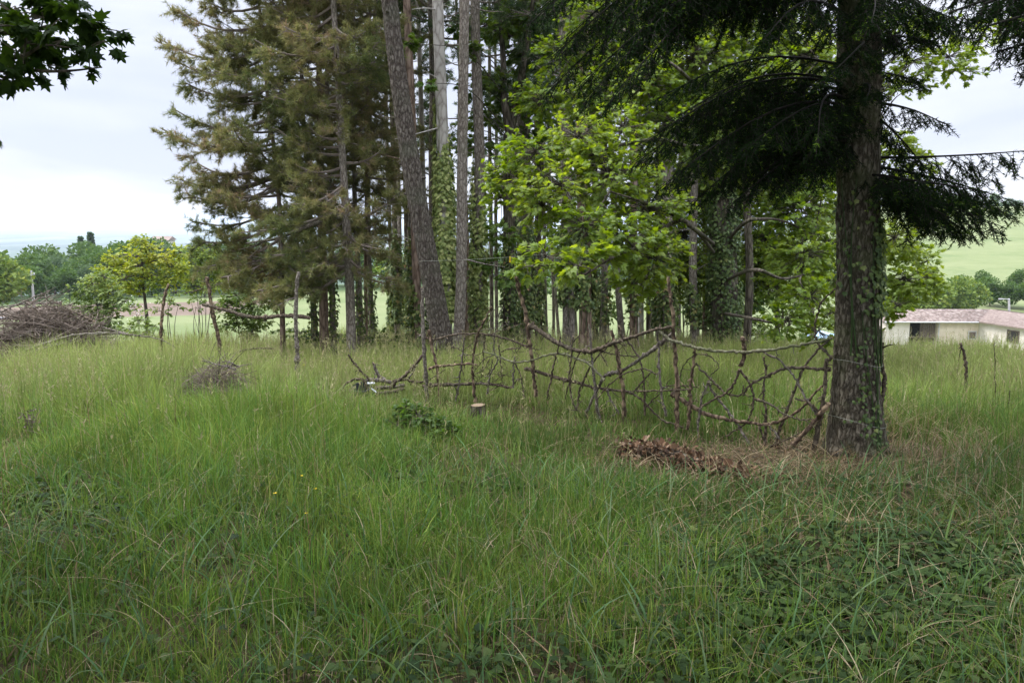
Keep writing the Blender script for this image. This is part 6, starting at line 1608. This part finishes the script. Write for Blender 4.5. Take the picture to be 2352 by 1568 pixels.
# wing coming towards the viewer
wy = 12.0
wing = [(xm + 0.05, DH + 0.1), (xm + 0.05 + 3.5, DH - wy), (xm + 9.0, DH - wy + 1.4), (xm + 7.0, DH + 6.4), ]
wallp('wall', (wing, zb, ze + 0.02), 0, M['wall_white'])
# roofs with real tile rows
def roof(name, e0, e1, r1, r0, mat, rows=26, eps=0.05):
    e0, e1, r1, r0 = [np.asarray(v, float) for v in (e0, e1, r1, r0)]
    g = Geo(); nu = 70
    L = np.linalg.norm(e1 - e0); nu = int(L / 0.11) * 2
    u = np.linspace(0, 1, nu + 1)[:, None]
    A, Bp = e0 + (e1 - e0) * u, r0 + (r1 - r0) * u
    wv = (np.arange(nu + 1) % 2)[:, None] * 0.045
    V = np.concatenate([A + [0, 0, 1] * wv, Bp + [0, 0, 1] * wv, A - [0, 0, 0.12], Bp - [0, 0, 0.12]]); n = nu + 1
    q = [[i, i + 1, n + i + 1, n + i] for i in range(nu)] + [[2 * n + i + 1, 2 * n + i, 3 * n + i, 3 * n + i + 1] for i in range(nu)] + [[2 * n + i, 2 * n + i + 1, i + 1, i] for i in range(nu)]
    g.add(V, quads=q)
    return g.build(name, mat, farm)
ov = 0.45
vy0 = (xm - 0.35, DH - ov, ze - 0.02)
roof('roof', (xl - 0.5, DH - ov, ze - 0.02), vy0, (HP(2130, 527, DH + 3.2)[0], DH + 3.2, zr), (xl - 0.4 , DH + 3.2, zr), M['roof_old'])
roof('roof', (xl - 0.4, DH + 6.9, ze - 0.02), (xm + 4, DH + 6.9, ze - 0.02), (xm + 3, DH + 3.22, zr), (xl - 0.4, DH + 3.22, zr), M['roof_old'])
rx0 = HP(2130, 527, DH + 3.2)[0]
roof('roof', (xm - 0.33, DH - ov + 0.02, ze), (xm + 3.1, DH - wy - 0.4, ze), (xm + 6.6, DH - wy + 0.6, zr - 0.0), (rx0 + 0.02, DH + 3.2, zr + 0.01), M['roof_red'])
roof('roof', (xm + 9.5, DH - wy + 1.5, ze), (xm + 7.6, DH + 6.8, ze), (rx0 + 0.6, DH + 3.3, zr), (xm + 6.65, DH - wy + 0.62, zr), M['roof_red'])
g = Geo(); tube(g, [(bx1 + 0.12, DH - 0.08, ze - 0.1), (bx1 + 0.12, DH - 0.08, zb)], [0.06, 0.06], 8); tube(g, [(xl - 0.4, DH - ov - 0.08, ze - 0.06), (xm - 0.4, DH - ov - 0.08, ze - 0.08)], [0.07, 0.07], 8)
g.build('gutter', M['zinc'], farm)
def window(c, w, h, rot, frame='wood_board', pane='pane'):
    n = np.array([math.sin(rot), -math.cos(rot), 0]); t = np.array([math.cos(rot), math.sin(rot), 0])
    g = Geo()
    for s in (-1, 1): box(g, np.asarray(c) + t * s * (w / 2 + 0.05) + n * 0.03, (0.1, 0.1, h + 0.2), rot=rot)
    for s in (-1, 1): box(g, np.asarray(c) + [0, 0, s * (h / 2 + 0.05)] + n * 0.028, (w, 0.096, 0.1), rot=rot)
    f = g.build('window', M[frame], farm)
    g = Geo(); box(g, np.asarray(c) + n * 0.012, (w, 0.05, h), rot=rot); g.build('pane', M[pane], f)
c = HP(2020, 690); window((c[0], DH + 0.02, c[2]), 0.75, 0.75, 0.0, 'concrete', 'wood_board')
wr = math.atan2(-wy - 0.1, 3.45)
def wingpt(t, z): return np.array([xm + 0.05 + 3.45 * t, DH + 0.1 + (-wy - 0.1) * t, z])
window(wingpt(0.36, ze - 1.15), 1.3, 1.15, wr); window(wingpt(0.82, ze - 0.75), 1.3, 0.75, wr)
# little lean-to at the far end
g = Geo(); box(g, (xl - 1.2, DH + 2, ze - 1.9), (1.8, 3, 1.8)); g.build('wall', M['wall_white'], farm)
roof('roof', (xl - 2.4, DH + 0.2, ze - 1.05), (xl - 0.05, DH + 0.2, ze - 1.05), (xl - 0.05, DH + 3.7, ze - 0.1), (xl - 2.4, DH + 3.7, ze - 0.1), M['roof_red'])

# distant house among trees
p = at(376, 570, 330); g0 = gz(p[0], p[1]); zc = at(376, 548, 330)[2]
th = thing('distant_house', 'tiny pale house with a tiled roof among far trees above the yellow tree', 'house', (p[0], p[1], g0))
g = Geo(); hw = 5.5; box(g, (p[0], 330, (zc - 1.2 + g0) / 2), (hw * 2 - 4, 7, max(1, zc - 0.2 - g0))); g.build('wall', M['wall_white'], th)
g = Geo()
for s in (1,):
    g.add([(p[0] - 4, 326, zc - 0.6), (p[0] + 4, 326, zc - 0.6), (p[0] + 4, 334, zc - 0.6), (p[0] - 4, 334, zc - 0.6), (p[0] - 4, 330, zc + 1.0), (p[0] + 4, 330, zc + 1.0)], quads=[[0, 1, 5, 4], [2, 3, 4, 5], [3, 2, 1, 0]], tris=[[0, 4, 3], [1, 2, 5]])
g.build('roof', M['roof_red'], th)
g = Geo()
for s in (-1.8, 0.5, 2.2): box(g, (p[0] + s, 326.45, zc - 1.6), (0.8, 0.12, 1.2))
g.build('window', M['pane'], th)

# pale blue sheet glimpsed beyond the grass
pt = at(1900, 776, 26); pt[2] = max(pt[2], gz(pt[0], pt[1]) + 0.1); g = Geo()
nx, ny = 14, 6; X, Y = np.meshgrid(np.linspace(-0.7, 0.7, nx), np.linspace(-0.6, 0.6, ny))
Zt = 0.06 * np.sin(X * 7 + Y * 3) + 0.05 * np.sin(Y * 9) + 0.25 * (Y > 0.0) * (Y)
base_ = np.stack([X + pt[0], Y + pt[1], Zt + pt[2]], -1).reshape(-1, 3)
g.add(np.concatenate([base_, base_ - [0, 0, 0.01]]), quads=[[a * nx + b_, a * nx + b_ + 1, (a + 1) * nx + b_ + 1, (a + 1) * nx + b_] for a in range(ny - 1) for b_ in range(nx - 1)] + [[nx * ny + a * nx + b_ + 1, nx * ny + a * nx + b_, nx * ny + (a + 1) * nx + b_, nx * ny + (a + 1) * nx + b_ + 1] for a in range(ny - 1) for b_ in range(nx - 1)])
tag(g.build('tarpaulin', M['tarp'], None, True, loc=pt), 'pale blue sheet lying beyond the grass under the maple leaves', 'tarpaulin')

# ------------------------------------------------------------------ haze
m, n, l = nodes('air')
pv = new(n, 'ShaderNodeVolumePrincipled', Density=0.00013); pv.inputs['Color'].default_value = (0.78, 0.86, 1.0, 1); pv.inputs['Anisotropy'].default_value = 0.0
out = n.new('ShaderNodeOutputMaterial'); l.new(pv.outputs[0], out.inputs['Volume'])
g = Geo(); box(g, (0, 0, (-150 + 34) / 2), (130000, 130000, 184))
tag(g.build('haze', m), 'thin pale air over the whole view', 'haze', kind='stuff')
